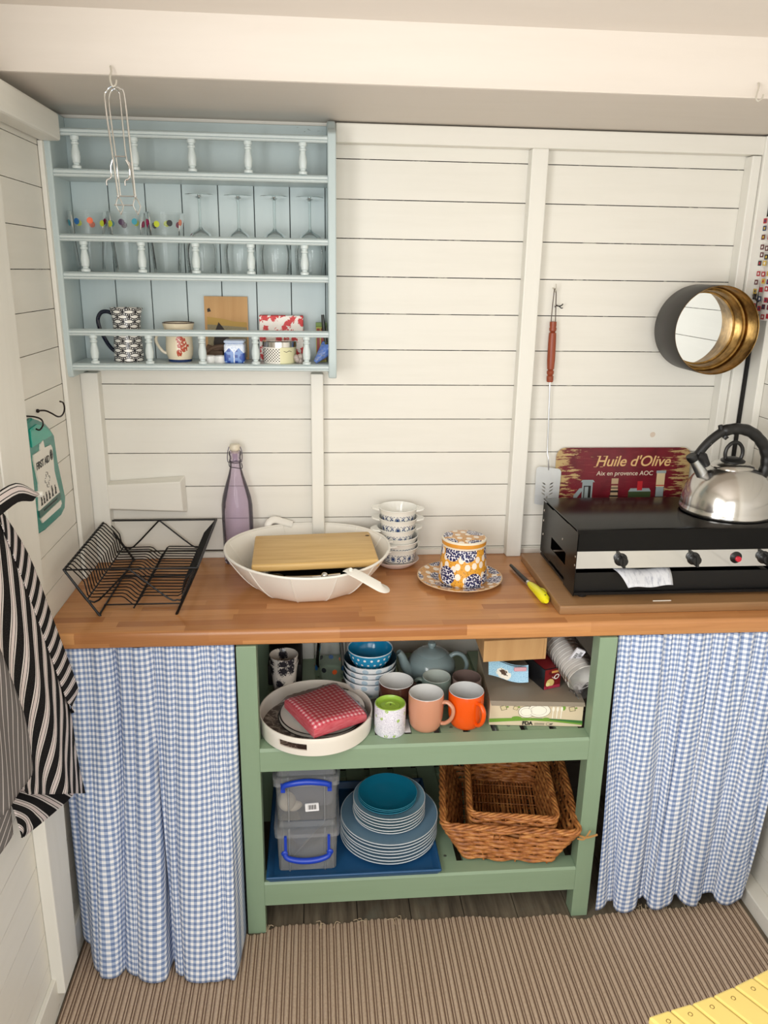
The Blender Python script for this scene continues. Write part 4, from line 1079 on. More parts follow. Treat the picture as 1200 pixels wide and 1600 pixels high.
# flag cloth
FLAGC = [plain('cloth_white', 'eeeae4', .8), plain('flag_red', 'b72a35', .8), plain('flag_yellow', 'd8b64a', .8), plain('flag_navy', '2a3d66', .8), plain('flag_maroon', '5f222b', .8), plain('flag_black', '24242a', .8)]
fl = thing('flag_cloth', 'white cloth printed with small nautical signal flags hanging on the right wall', 'cloth', (1.115, -.2, 1.6))
g = G(); g.grid(lambda u, v: (1.109+.006*math.sin(u*14)*(1-.6*v), -.040-.20*u, 1.602+.275*v+.01*u), 30, 12)
o = build('cloth', g, FLAGC[0], fl, smooth=70)
g = G(); random.seed(21)
for r_ in range(12):
    for c_ in range(7):
        yy = -.052-.0265*c_-random.uniform(0, .010); zz = 1.612+.0225*r_+random.uniform(-.004, .004); w_, h_ = .0085, .0065; xx = 1.1015-.0005
        k_ = random.choice([1, 2, 3, 4, 5, 1]); k2 = random.choice([0, 1, 2, 3])
        g.add([(xx, yy, zz), (xx, yy-w_*2, zz), (xx, yy-w_*2, zz+h_*2), (xx, yy, zz+h_*2)], [(0, 1, 2, 3)], k_)
        g.add([(xx-.0003, yy-w_*.6, zz+h_*.5), (xx-.0003, yy-w_*1.4, zz+h_*.5), (xx-.0003, yy-w_*1.4, zz+h_*1.5), (xx-.0003, yy-w_*.6, zz+h_*1.5)], [(0, 1, 2, 3)], k2)
build('flag_print', g, FLAGC, fl, smooth=0, label='rows of red, yellow and navy signal flags')
# ============================================================ UPPER GREEN SHELF
SZ = .5755
def mug(label, loc, r, h, colm, inm, rot, hand=.028, taper=.80, name='mug', hr=.0052):
    t = thing(name, label, 'mug', loc); rb = r*taper
    prof = [(0, .002), (rb-.004, 0), (rb, .003), (lerp(rb, r, .55), h*.13), (lerp(rb, r, .93), h*.35), (r*1.01, h*.62), (r, h-.003), (r-.0008, h-.001)]
    build('body', G().lathe(prof, 48), colm, t, local=True)
    build('inside', G().lathe([(r-.0008, h-.001), (r-.0016, h), (r-.003, h-.001), (r-.0036, h-.004), (r-.003, h*.6), (lerp(rb, r, .8)-.004, h*.2), (rb-.006, .007), (0, .006)], 48), inm, t, local=True)
    P = smoothpts([(r*.96, 0, h*.80), (r+hand*.45, 0, h*.83), (r+hand*.95, 0, h*.70), (r+hand, 0, h*.52), (r+hand*.75, 0, h*.34), (r+hand*.3, 0, h*.22), (r*.95, 0, h*.19)], 5)
    g = G(); g.tube(P, hr, 12, flat=1.25, up=(0, 1, 0)); g.v = [R('Z', rot) @ v for v in g.v]
    build('handle', g, colm, t, local=True)
    return t
INW = plain('mug_inside_white', 'dcdcda', .15)
mug('peach pink mug standing between the lidded candle and the orange mug', (.161, -.434, SZ), .0460, .100, plain('peach_glaze', 'c88e72', .15), INW, -.45)
mug('bright orange mug on the green shelf', (.268, -.428, SZ), .0465, .100, plain('orange_glaze', 'e8560f', .12), plain('mug_inside_grey', 'cfd0d0', .15), -1.05, .024)
mug('dark brown mug behind the candle on the green shelf', (.090, -.361, SZ), .0470, .096, plain('brown_glaze', '46281f', .15), INW, .2, .01)
mug('grey-green mug behind the peach mug with its handle to the left', (.205, -.325, SZ), .0395, .086, plain('celadon_glaze', '84978f', .18), plain('celadon_inside', 'b9c2bb', .15), PI-.25, .022)
t = mug('taupe mug behind the orange mug on the green shelf', (.290, -.318, SZ), .0410, .078, plain('taupe_glaze', '8d7a74', .2), plain('taupe_inside', '7b6862', .2), 1.6, .02)
# candle
CANP = MT('scroll_print_label', 'e4e2ec', .4)
def _cp():
    t = CANP; u, v, _ = t.coord('UV'); w = t.comb(u*.26, v, 0)
    n = t.noise(w, 55, 2, .5, 2.5); a = ((n*24).sin().ab()).lt(.38)
    d = t.voro(w, 26, rnd=.9)
    c = t.mix(a*.8, 'eceaf2', '9a94b0'); t.set(t.mix(d.lt(.12)*(n.gt(.42)), c, 'a3c06a'))
_cp()
t = thing('candle_pot', 'white scroll-printed candle pot with green candle on the shelf edge', 'candle', (.066, -.447, SZ))
build('pot', G().lathe([(0, 0), (.0395, 0), (.0405, .002), (.0405, .077), (.0395, .080), (.0380, .080), (.0375, .07)], 48, uv=True), CANP.m, t, local=True)
build('candle_wax', G().lathe([(.0398, .0795), (.0375, .0815), (.0355, .0790), (.0350, .072), (.026, .071), (.024, .0735), (.014, .0745), (.012, .072), (0, .0725)], 48), plain('green_wax', '9cc04a', .3), t, local=True, label='green wax candle with moulded rings')
build('wick', G().tube([(0, 0, .072), (.001, 0, .078)], .0011, 6), plain('wick', '5c6a3a', .8), t, local=True)
tag(build('paper_slip', G().box(.085, .120, -.462, -.40, .5757, .5765, 0), plain('paper_white', 'd9dadb', .6), smooth=0), 'small white paper slip under the candle pot on the green shelf', 'paper')

# round white tray, plates, napkins
t = thing('round_tray', 'round white tray with slot handles jutting over the upper green shelf edge', 'tray', (-.125, -.409, SZ))
MWT = plain('cream_white_tray', 'e9e3d8', .35)
TRB = MT('black_sprig_tray_base', 'e4ddd2', .35)
def _tb():
    t = TRB; x, y, z = t.coord('Object'); n = t.noise(t.comb(x, y, 0), 38, 5, .75, 1.2); t.set(t.mix((n-.50)*9, '51463f', 'a79c90'))
_tb()
def slot(i, j): return j in (2, 3) and any((i-c) % 120 in range(0, 9) for c in (78, 18))
g = G(); hh = .050
P_ = [(.140, .0), (.1455, .002), (.1465, .018), (.1470, .026), (.1475, .036), (.1480, hh-.002), (.1470, hh), (.1445, hh), (.1435, hh-.002), (.1430, .036), (.1425, .026), (.1420, .018), (.141, .006)]
g.lathe(P_, 120, skip=lambda i, j: (j in (2, 3) or j in (9, 10)) and ((i-77) % 120 < 10 or (i-17) % 120 < 10))
# close the slot edges
for c0 in (77, 17):
    def pp(i, j): a = 2*PI*i/120; return (P_[j][0]*math.cos(a), P_[j][0]*math.sin(a), P_[j][1])
    for (jo, ji) in ((2, 11), (4, 9)):
        for i in range(c0, c0+10): g.add([pp(i, jo), pp(i+1, jo), pp(i+1, ji), pp(i, ji)], [(0, 1, 2, 3)])
    for i in (c0, c0+10): g.add([pp(i, 2), pp(i, 3), pp(i, 4), pp(i, 9), pp(i, 10), pp(i, 11)], [(0, 1, 2, 3, 4, 5)])
build('tray_wall', g, MWT, t, local=True, smooth=50)
build('tray_base', G().lathe([(0, .0065), (.1415, .0065)], 64).lathe([(0, 0), (.140, 0)], 64), [TRB.m], t, local=True, label='black sprig pattern inside')
SPR = plain('off_white_plate', 'e0dbd2', .2); BLKR = plain('black_rim', '1f1c1c', .3)
for i, (dx, dy, z, lab) in enumerate(((.0, .012, SZ+.007, 'black-rimmed white plate, lower of two in the round white tray'), (.004, .016, SZ+.0135, 'black-rimmed white plate, upper of two in the round white tray'))):
    t = thing('plate', lab, 'plate', (-.112+dx, -.405+dy, z))
    build('plate_body', G().lathe([(0, 0), (.07, 0), (.076, .003), (.112, .011), (.1125, .0125), (.108, .0122), (.072, .0055), (0, .005)], 64), SPR, t, local=True)
    build('rim_line', G().lathe([(.1115, .0108), (.1140, .0125), (.1125, .0138), (.1105, .0133)], 64), BLKR, t, local=True)
t = thing('plate', 'plain white plate directly under the red gingham napkins', 'plate', (-.098, -.385, SZ+.024))
build('plate_body', G().lathe([(0, 0), (.06, 0), (.066, .003), (.100, .011), (.1015, .013), (.097, .0125), (.06, .006), (0, .0055)], 64), CERW, t, local=True)
NAP = MT('red_check_napkin', 'c02a3c', .55)
def _np():
    t = NAP; x, y, z = t.coord('UV'); p = .0118
    a = ((x/p).fr()-.5).ab(); b = ((y/p).fr()-.5).ab(); d = a.mx(b)
    wv = t.noise(t.comb(x, y, z), 60, 3)
    c = t.mix(d.lt(.27), 'c92c42', 'f6d0d2'); c = t.mix(a.lt(.18)+b.lt(.18)-d.lt(.18), c, 'e4687a'); c = t.mix(d.lt(.20), c, 'f4d3d3')
    t.set(c); t.bump(wv, .3, .002)
_np()
NAPE = MT('red_napkin_edges', 'd8364a', .6)
def _ne():
    t = NAPE; x, y, z = t.coord('Object'); n = t.noise(t.comb(x*25, y*25, z*160), 1.5, 4, .7); t.set(t.mix((n-.4)*2.5, 'd63a4c', 'e8848c'))
_ne()
t = thing('napkin_pack', 'clear-wrapped pack of red and white check napkins on the plates', 'napkins', (-.095, -.43, SZ+.038))
MN = T(-.102, -.432, SZ+.041) @ R('Z', .52) @ R('X', .05) @ R('Y', .03)
a_ = .077
def npf(u, v, z): 
    k = .0035*math.sin(u*5+v*3)-.006*(abs(2*u-1)**6+abs(2*v-1)**6)
    return ((u-.5)*2*a_, (v-.5)*2*a_, z+k)
g = G(); g.grid(lambda u, v: npf(u, v, .036), 24, 24, 0, lambda u, v: (u*.154, v*.154), MN)
build('top_sheet', g, NAP.m, t, smooth=60)
g = G(); n_e = 24
for (A, B) in (((0, 0), (1, 0)), ((1, 0), (1, 1)), ((1, 1), (0, 1)), ((0, 1), (0, 0))):
    g.grid(lambda u, v: (lambda p: (p[0]*(1+.012*math.sin(v*PI)), p[1]*(1+.012*math.sin(v*PI)), lerp(.002, p[2], v)))(npf(lerp(A[0], B[0], u), lerp(A[1], B[1], u), .036)), n_e, 6, 0, None, MN)
build('folded_edges', g, NAPE.m, t, smooth=60)
FILM = glassy('clear_film', 'fdfcfd', .10, 1.25, .03, 'ffffff')
random.seed(4)
wob = [[random.uniform(-.0022, .0022) for _ in range(31)] for _ in range(31)]
def film(u, v):
    x = (u-.5)*2*(a_+.015); y = (v-.5)*2*(a_+.012); e = max(abs(x), abs(y)); w = wob[int(round(v*30))][int(round(u*30))]
    z = .0405+w*.5 if e < a_-.004 else .040+w-(e-a_+.004)*1.6
    return (x, y, max(.004, z))
g = G(); g.grid(film, 30, 30, 0, None, MN); build('plastic_wrap', g, FILM, t, smooth=80)
g = G(); g.tube([MN @ Vector(p) for p in ((a_+.008, -.02, .012), (a_+.016, -.01, .014), (a_+.018, .01, .012))], [.004, .006, .003], 6); build('gathered_end', g, FILM, t)

# bowls
DOTB = MT('pale_dots_on_white', 'e8ecf0', .15)
def dotted(name, base, dot, n, rows, r, size, rough=.14):
    t = MT(name, base, rough); u, v, _ = t.coord('UV'); row = (v/rows).fl(); b = ((v/rows).fr()-.5)*rows
    a = ((u*n+row*.5).fr()-.5)*(2*PI*r/n); t.set(t.mix((a.sq()+b.sq()).sqrt().lt(size), base, dot)); return t.m
DOTB = dotted('white_bowl_pale_blue_spots', 'e9ecee', 'b5cbd9', 12, .040, .070, .0085)
DOTBL = dotted('blue_bowl_white_spots', '2b8fbd', 'f0f4f6', 20, .0165, .06, .0036)
DARKRIM = plain('dark_bowl_rim', '2f4652', .25)
pb = [(0, .002), (.030, 0), (.034, .002), (.040, .010), (.054, .024), (.066, .042), (.0725, .060), (.0735, .066)]
bl0 = None; bx, by = .024, -.262
labs = ['white bowl with pale blue spots, bottom of the bowl stack behind the mugs', 'white bowl with pale blue spots, second from the bottom of the bowl stack', 'white bowl with pale blue spots, third from the bottom of the bowl stack', 'white bowl with pale blue spots, just below the bright blue bowl']
for i, z in enumerate((.0225, .0390, .0555, .0720)):
    if bl0 is None:
        bl0 = thing('bowl', labs[0], 'bowl', (bx, by, SZ), 'white spotted bowls in the stack behind the mugs')
        build('outside', G().lathe(pb, 56, uv=True), DOTB, bl0, local=True)
        build('inside', G().lathe([(.0735, .066), (.0728, .0675), (.0715, .066), (.0705, .060), (.064, .042), (.052, .025), (.038, .012), (0, .006)], 56), DARKRIM, bl0, local=True); o = bl0
    else: o = dup(bl0, None, labs[i])
    o.location = (bx+.001*i, by+.001*(i % 2), SZ+z-.0225)
t = thing('bowl', 'bright blue bowl with white dots on top of the bowl stack', 'bowl', (bx+.002, by, SZ+.080))
build('outside', G().lathe([(0, .002), (.025, 0), (.030, .004), (.048, .022), (.0585, .043), (.0622, .060), (.0628, .064)], 56, uv=True), DOTBL, t, local=True)
build('rim', G().lathe([(.0628, .064), (.0632, .0655), (.0625, .067), (.0610, .066), (.0605, .064)], 56), plain('pale_bowl_rim', 'cfe2ea', .15), t, local=True)
build('inside', G().lathe([(.0608, .065), (.0600, .058), (.056, .043), (.045, .024), (.028, .010), (0, .007)], 56), plain('bright_blue_glaze', '1e8fc0', .14), t, local=True)
tag(build('box', G().rbox(-.035, .105, -.145, -.05, SZ, .70, .002), plain('grey_card', '8d8a86', .7), smooth=20), 'plain grey box behind the bowl stack on the green shelf', 'box')

# floral tumblers
FLO = MT('dark_flower_sketch_glaze', 'ddd5cc', .2)
def _fo():
    t = FLO; u, v, _ = t.coord('UV'); w = t.comb(u*.26, v, 0); d = t.voro(w, 20, rnd=.95); n = t.noise(w, 110, 4, .8, 1.5)
    t.set(t.mix((((n-.5)*1.2+d)).lt(.30), 'dad2c8', '2b2930'))
_fo()
prof = [(0, .002), (.027, 0), (.029, .003), (.0365, .085), (.0400, .105), (.0390, .1065), (.0370, .104), (.034, .085), (.027, .012), (0, .009)]
for i, lab in enumerate(('floral-sketch cup, lower of two nested behind the round tray', 'floral-sketch cup nested on top of its twin behind the round tray')):
    t = tag(build('cup', G().lathe(prof, 44, uv=True), FLO.m, local=True, at=(-.213, -.252, SZ+.020*i)), lab, 'cup', 'nested floral cups behind the tray')
tag(build('box', G().rbox(-.262, -.165, -.20, -.06, SZ, .64, .004), plain('black_card', '15120f', .6), smooth=20), 'low black box behind the nested floral cups', 'box')

# teapot
TEAL = plain('duck_egg_glaze', '86989a', .16, var=.06, vs=60)
t = thing('teapot', 'grey-blue round teapot at the back of the green shelf', 'teapot', (.207, -.212, SZ))
tp = [(0, .001), (.036, 0), (.040, .003), (.052, .014), (.0655, .034), (.0700, .055), (.0665, .075), (.054, .092), (.042, .099), (.040, .1005)]
build('body', G().lathe(tp, 56), TEAL, t, local=True)
build('lid', G().lathe([(.0425, .098), (.0440, .1005), (.042, .103), (.030, .1095), (.012, .1135), (.0075, .115), (.0072, .118), (.0115, .121), (.0125, .126), (.010, .131), (0, .1335)], 48), TEAL, t, local=True)
g = G(); g.tube(smoothpts([(-.052, 0, .045), (-.072, 0, .058), (-.084, 0, .080), (-.092, 0, .102), (-.102, 0, .116)], 5), [.019-.0105*i/20 for i in range(21)], 16, cap=False); g.v = [R('Z', .25) @ v for v in g.v]; build('spout', g, TEAL, t, local=True)
g = G(); g.tube(smoothpts([(.052, 0, .088), (.070, 0, .099), (.090, 0, .092), (.102, 0, .068), (.098, 0, .044), (.080, 0, .030), (.058, 0, .028)], 6), .0062, 12, flat=1.15, up=(0, 1, 0)); g.v = [R('Z', -.12) @ v for v in g.v]; build('handle', g, TEAL, t, local=True)

# plates-and-cutlery carton
CRD = plain('buff_card', 'd5c5a8', .55); 
cx_ = thing('carton', 'buff carton of disposable plates marked FDA on the green shelf', 'carton', (.45, -.33, SZ))
MC = T(.330, -.440, SZ) @ R('Z', -.095)
LW, LD, LH = .246, .30, .072
build('box_body', G().box(0, LW, 0, LD, 0, LH, 0, MC), CRD, cx_, smooth=0, bevel=.0015)
g = G(); g.box(-.0008, LW+.0008, -.001, LD, LH, LH+.0012, 0, MC); g.add([(-.001, -.0012, LH+.001), (LW+.001, -.0012, LH+.001), (LW+.003, -.003, LH-.010), (.004, -.003, LH-.012)], [(0, 1, 2, 3)], 0, None, MC)
build('lid_flap', g, plain('shaded_buff_card', '8f8474', .6), cx_, smooth=0)  # shade on the carton top is painted in as a greyer card colour
FM = lambda x, z, d=0: MC @ FRONT(x, -.0012-d, z)
GRN = plain('print_leaf_green', '6f9a35', .5); GRD = plain('print_dark_green', '3c7035', .5); PWH = plain('print_plate_white', 'f0ebdd', .5); PLN = plain('print_outline', '5d5340', .5); BLKI = plain('print_black', '1c1a18', .5)
g = G()
def fp(pts, m, d=0): g.add([(x, -.0010-d, z) for x, z in pts], [tuple(range(len(pts)))], m, None, MC)
def ell(cx, cz, a, b, m, d=0, n=28): fp([(cx+a*math.cos(2*PI*i/n), cz+b*math.sin(2*PI*i/n)) for i in range(n)], m, d)
fp([(0, .009), (.05, .013), (.11, .0165), (.17, .014), (LW, .006), (LW, .010), (.17, .021), (.11, .024), (.05, .021), (0, .014)][0:], 0)
up = [(i/20*LW, .020+.004*math.sin(i/20*PI*1.1)) for i in range(21)]; lo = [(i/20*LW, .0095+.0075*math.sin(i/20*PI)) for i in range(20, -1, -1)]
fp(up+lo, 0, .0001); fp([(x, z) for x, z in up[9:]]+[(x, z-.008*(x-.10)/.14) for x, z in reversed(up[9:])], 1, .0002)
ell(.098, .042, .0225, .0175, 3, .0001); ell(.098, .042, .0215, .0165, 2, .0002); ell(.130, .047, .0300, .0205, 3, .0003); ell(.130, .047, .0290, .0195, 2, .0004); ell(.128, .047, .0215, .0140, 3, .0005); ell(.128, .047, .0208, .0134, 2, .0006); ell(.097, .042, .0155, .0115, 3, .0005) ; ell(.097, .042, .0150, .0110, 2, .0006)
for x_ in (.166, .177, .188):
    fp([(x_-.0012, .024), (x_+.0012, .024), (x_+.0016, .045), (x_-.0008, .045)], 2, .0002); ell(x_+.001, .052, .0032, .0075, 2, .0002)
ell(.193, .056, .006, .008, 0, .0001); ell(.072, .024, .013, .0045, 0, .0003); ell(.150, .022, .010, .004, 0, .0004)
for x_, r_ in ((.036, .3), (.068, -.3), (.216, .25)):
    a = .0095 if x_ != .068 else .0075
    for s_, m_ in ((1, 3), (.82, 4)):
        q = [(x_+s_*a*1.15*math.cos(r_+PI/4+i*PI/2), .053+s_*a*math.sin(r_+PI/4+i*PI/2)) for i in range(4)]; fp(q, m_, .0002 if s_ == 1 else .0003)
    ell(x_+a*1.1, .056, .003, .0022, 0, .0004)
build('front_print', g, [GRN, GRD, PWH, PLN, plain('print_buff', 'cfc29a', .5)], cx_, smooth=0, label='printed plates, cutlery and green wave')
g = G(); g.text('FDA', .0145, FM(.101, .0085, .0006), 0, 0, .0004, 1, .0006); build('lettering', g, BLKI, cx_, smooth=0, label='black letters FDA')
g = G(); g.text('BPA FREE', .006, FM(.134, .0086, .0006), 0, 0, .0004) if False else None
for k_ in range(9): g.box(.120+.003*k_, .1218+.003*k_, -.0018, -.0012, .004, .0055, 0, MC); g.box(.120+.003*k_, .122+.003*k_, -.0018, -.0012, .0075, .0095, 0, MC)
for k_ in range(16):
    a = 2*PI*k_/16; g.box(.156+.0055*math.cos(a)-.0006, .156+.0055*math.cos(a)+.0006, -.0018, -.0012, .0072+.0036*math.sin(a)-.0005, .0072+.0036*math.sin(a)+.0005, 0, MC)
g.add([(x, -.0018, z) for x, z in ((.158, .004), (.166, .005), (.169, .0105), (.162, .009))], [(0, 1, 2, 3)], 0, None, MC)
build('small_marks', g, plain('print_grey', '6e675a', .5), cx_, smooth=0, label='small grey emblem and tiny print')
# kraft box lying on top
MK = T(.318, -.385, .735) @ R('X', .10) @ R('Y', -.03)
g = G(); g.box(0, .168, 0, .15, 0, .062, 0, MK)
kb = build('cardboard_box', g, KRAFT, smooth=0, bevel=.001); tag(kb, 'plain brown cardboard box jammed under the worktop above the carton', 'box')
g = G(); g.box(-.0, .168, -.0015, -.0005, -.002, .062, 0, MK); g.box(.1605, .1615, -.002, -.0012, 0, .062, 1, MK); build('front_flap', g, [KRAFT, plain('kraft_fold', 'a87c4c', .7)], kb, smooth=0)
# sweet packet
PKT = MT('pale_blue_packet', '8fc0de', .35)
def _pk():
    t = PKT; u, v, _ = t.coord('UV'); w = t.comb(u*2.4, v, 0); d = t.voro(w, 14, rnd=.8); n = t.noise(w, 9, 3)
    c = t.mix(d.lt(.22), 'a9d4ea', '4f93c4')
    e = (((u-.40)*1.6).sq()+((v-.30)*1.0).sq()).sqrt()
    c = t.mix((e+(n-.5)*.3).lt(.30), c, 'f1ece0'); c = t.mix((((u-.40)*1.9).sq()+((v-.38)*1.1).sq()).sqrt().__add__((n-.5)*.5).lt(.17), c, '4b3526')
    t.set(c)
_pk()
t = thing('snack_packet', 'pale blue printed snack packet under the brown cardboard box', 'packet', (.39, -.36, .650))
g = G(); g.grid(lambda u, v: (lerp(.338, .449, u), -.372+.010*math.sin(u*PI)+.012*v, .662+.046*v+.006*math.sin(u*5+1)+(.020*(1-u)**3)), 24, 8, 0, lambda u, v: (u, v))
g.grid(lambda u, v: (lerp(.338, .449, u), lerp(-.360, -.25, v)+.0, .708-.02*v+.006*math.sin(u*5+1)+(.020*(1-u)**3)), 24, 8, 1, lambda u, v: (u, v))
pk = build('wrapper', g, [PKT.m, plain('packet_inside', '6e6458', .4)], t, smooth=60)
g = G(); g.rbox(-.017, .017, -.0008, .0, -.0055, .0055, .002, 0, T(.424, -.3705, .700)); build('red_label', g, [plain('pink_oval', 'd9a6b0', .5)], t, smooth=0, label='pinkish red printed oval')
# stock cube box, end on
t = thing('food_box', 'small dark red and black food box lying end-on on the carton', 'box', (.505, -.36, .65))
MB_ = T(.484, -.398, .650) @ R('Z', .30)
build('box_body', G().box(0, .052, 0, .105, 0, .060, 0, MB_), plain('black_gloss_card', '17181c', .3), t, smooth=0, bevel=.001)
RED = MT('food_box_front', '8a1f24', .3)
def _fb():
    t = RED; x, y, z = t.coord('UV'); n = t.noise(t.comb(x, y, 0), 4, 4, .6, 1); c = t.mix((n-.5)*5, '7a171d', '3a1014')
    d = ((x-.36).sq()+((y-.30)*1.25).sq()).sqrt(); c = t.mix(d.lt(.25), c, 'd9c27a'); c = t.mix(((x-.22).sq()+((y-.24)*1.2).sq()).sqrt().lt(.12), c, 'eadf9a')
    c = t.mix(y.lt(.15)*(n.gt(.4)), c, 'a8324a'); t.set(c)
_fb()
g = G(); g.add([(.001, -.0008, .001), (.051, -.0008, .001), (.051, -.0008, .059), (.001, -.0008, .059)], [(0, 1, 2, 3)], 0, [(0, 0), (1, 0), (1, 1), (0, 1)], MB_); build('front_print', g, RED.m, t, smooth=0)
g = G(); g.add([(.001, .002, .0608), (.051, .002, .0608), (.051, .103, .0608), (.001, .103, .0608)], [(0, 1, 2, 3)], 0, None, MB_); build('top_print', g, plain('maroon_card', '7b1c22', .35), t, smooth=0)
g = G(); g.text('O', .020, MB_ @ FRONT(.036, -.0014, .034), 0, .3, .0003, 1, .0005); g.tube([MB_ @ Vector((.024, -.0014, .036)), MB_ @ Vector((.028, -.0014, .031)), MB_ @ Vector((.031, -.0014, .036))], .0008, 6); build('lettering', g, plain('letter_white', 'e9e4dc', .4), t, smooth=0)
g = G(); g.box(.022, .045, -.0012, -.0008, .047, .053, 0, MB_); build('gold_band', g, plain('gold_print', 'd9a35a', .4), t, smooth=0)
# paper cups in a plastic sleeve
SLV = thing('paper_cup_sleeve', 'plastic sleeve of nested white paper cups with a barcode label', 'paper cups', (.57, -.36, .65))
ax0 = Vector((.525, -.225, .775)); ax1 = Vector((.563, -.392, .722)); dirv = (ax1-ax0).normalized()
rotm = dirv.to_track_quat('Z', 'Y').to_matrix().to_4x4()
L_ = (ax1-ax0).length
for i in range(14):
    MM_ = T(ax0+dirv*(i*L_/14)) @ rotm @ Matrix.Diagonal((1.2, 1.2, 1, 1))
    last = i == 13
    g = G(); g.lathe([(.0275, .012), (.034, .062), (.0362, .062), (.0368, .0638), (.0358, .0655), (.0345, .0645), (.0335, .062), (.024, .004), (0, .004)] if last else [(.0325, .048), (.034, .062), (.0362, .062), (.0368, .0638), (.0358, .0655), (.0345, .064)], 32, 0, MM_)
    build('paper_cup', g, plain('paper_cup_white', 'dcdad4', .5) if i == 0 else bpy.data.materials['paper_cup_white'], SLV)
g = G()
def slv(u, v):
    a = u*2*PI; r = .0460+.0016*math.sin(a*5+v*7)+.001*math.sin(a*9-v*15); z = lerp(-.02, L_+.075, v)
    if v > .86: r *= 1+.25*(v-.86)/.14*math.sin(a*3)
    return rotm @ Vector((r*math.cos(a), r*math.sin(a), z))+ax0
g.grid(slv, 40, 24); build('clear_sleeve', g, FILM, SLV, smooth=80)
g = G(); 
for k_ in range(6): g.grid(lambda u, v, k_=k_: (.555+.035*u+.004*math.sin(7*v+k_), -.425+.028*v-.005*k_, .650+.004*k_+.010*math.sin(u*6+k_*1.3)*math.sin(v*4+k_)+.018*u), 10, 8)
build('crumpled_end', g, FILM, SLV, smooth=30)
ML_ = T(.556, -.418, .756) @ R('Y', .42) @ R('X', .22)
g = G(); g.rbox(-.013, .013, -.0015, -.0002, -.026, .030, .003, 0, ML_)
for k_ in range(15):
    w_ = (.0006, .0011, .0016)[k_*7 % 3]; g.box(-.007, .001, -.0019, -.0014, -.018+.0022*k_, -.018+.0022*k_+w_, 1, ML_)
for k_ in range(6): g.box(.002, .009, -.0019, -.0014, .008+.0025*k_, .0092+.0025*k_, 1, ML_)
build('barcode_label', g, [plain('label_white', 'e8e8ee', .4), BLKI], SLV, smooth=0, label='white barcode label')

# ============================================================ LOWER GREEN SHELF
BZ = .1675
NAVY = plain('navy_blue_plastic', '1d4f7c', .38)
t = thing('serving_tray', 'long navy blue plastic tray on the lower green shelf', 'tray', (-.02, -.3, BZ))
MTB = T(0, 0, 0)
g = G(); xa, xb_, ya, yb = -.2615, .207, -.522, -.12
def tray_ring(o, z): return [(xa+o, ya+o, z), (xb_-o, ya+o, z), (xb_-o, yb-o, z), (xa+o, yb-o, z)]
rs = [tray_ring(.010, BZ), tray_ring(0, BZ+.018), tray_ring(.001, BZ+.022), tray_ring(.006, BZ+.022), tray_ring(.020, BZ+.005)]
vs = sum(rs, []); fs = [(3, 2, 1, 0)]
for j_ in range(4):
    for i in range(4): fs.append((j_*4+i, j_*4+(i+1) % 4, j_*4+4+(i+1) % 4, j_*4+4+i))
fs.append((16, 17, 18, 19)); g.add(vs, fs); build('tray_body', g, NAVY, t, smooth=0, bevel=.003)
tz = BZ+.0055
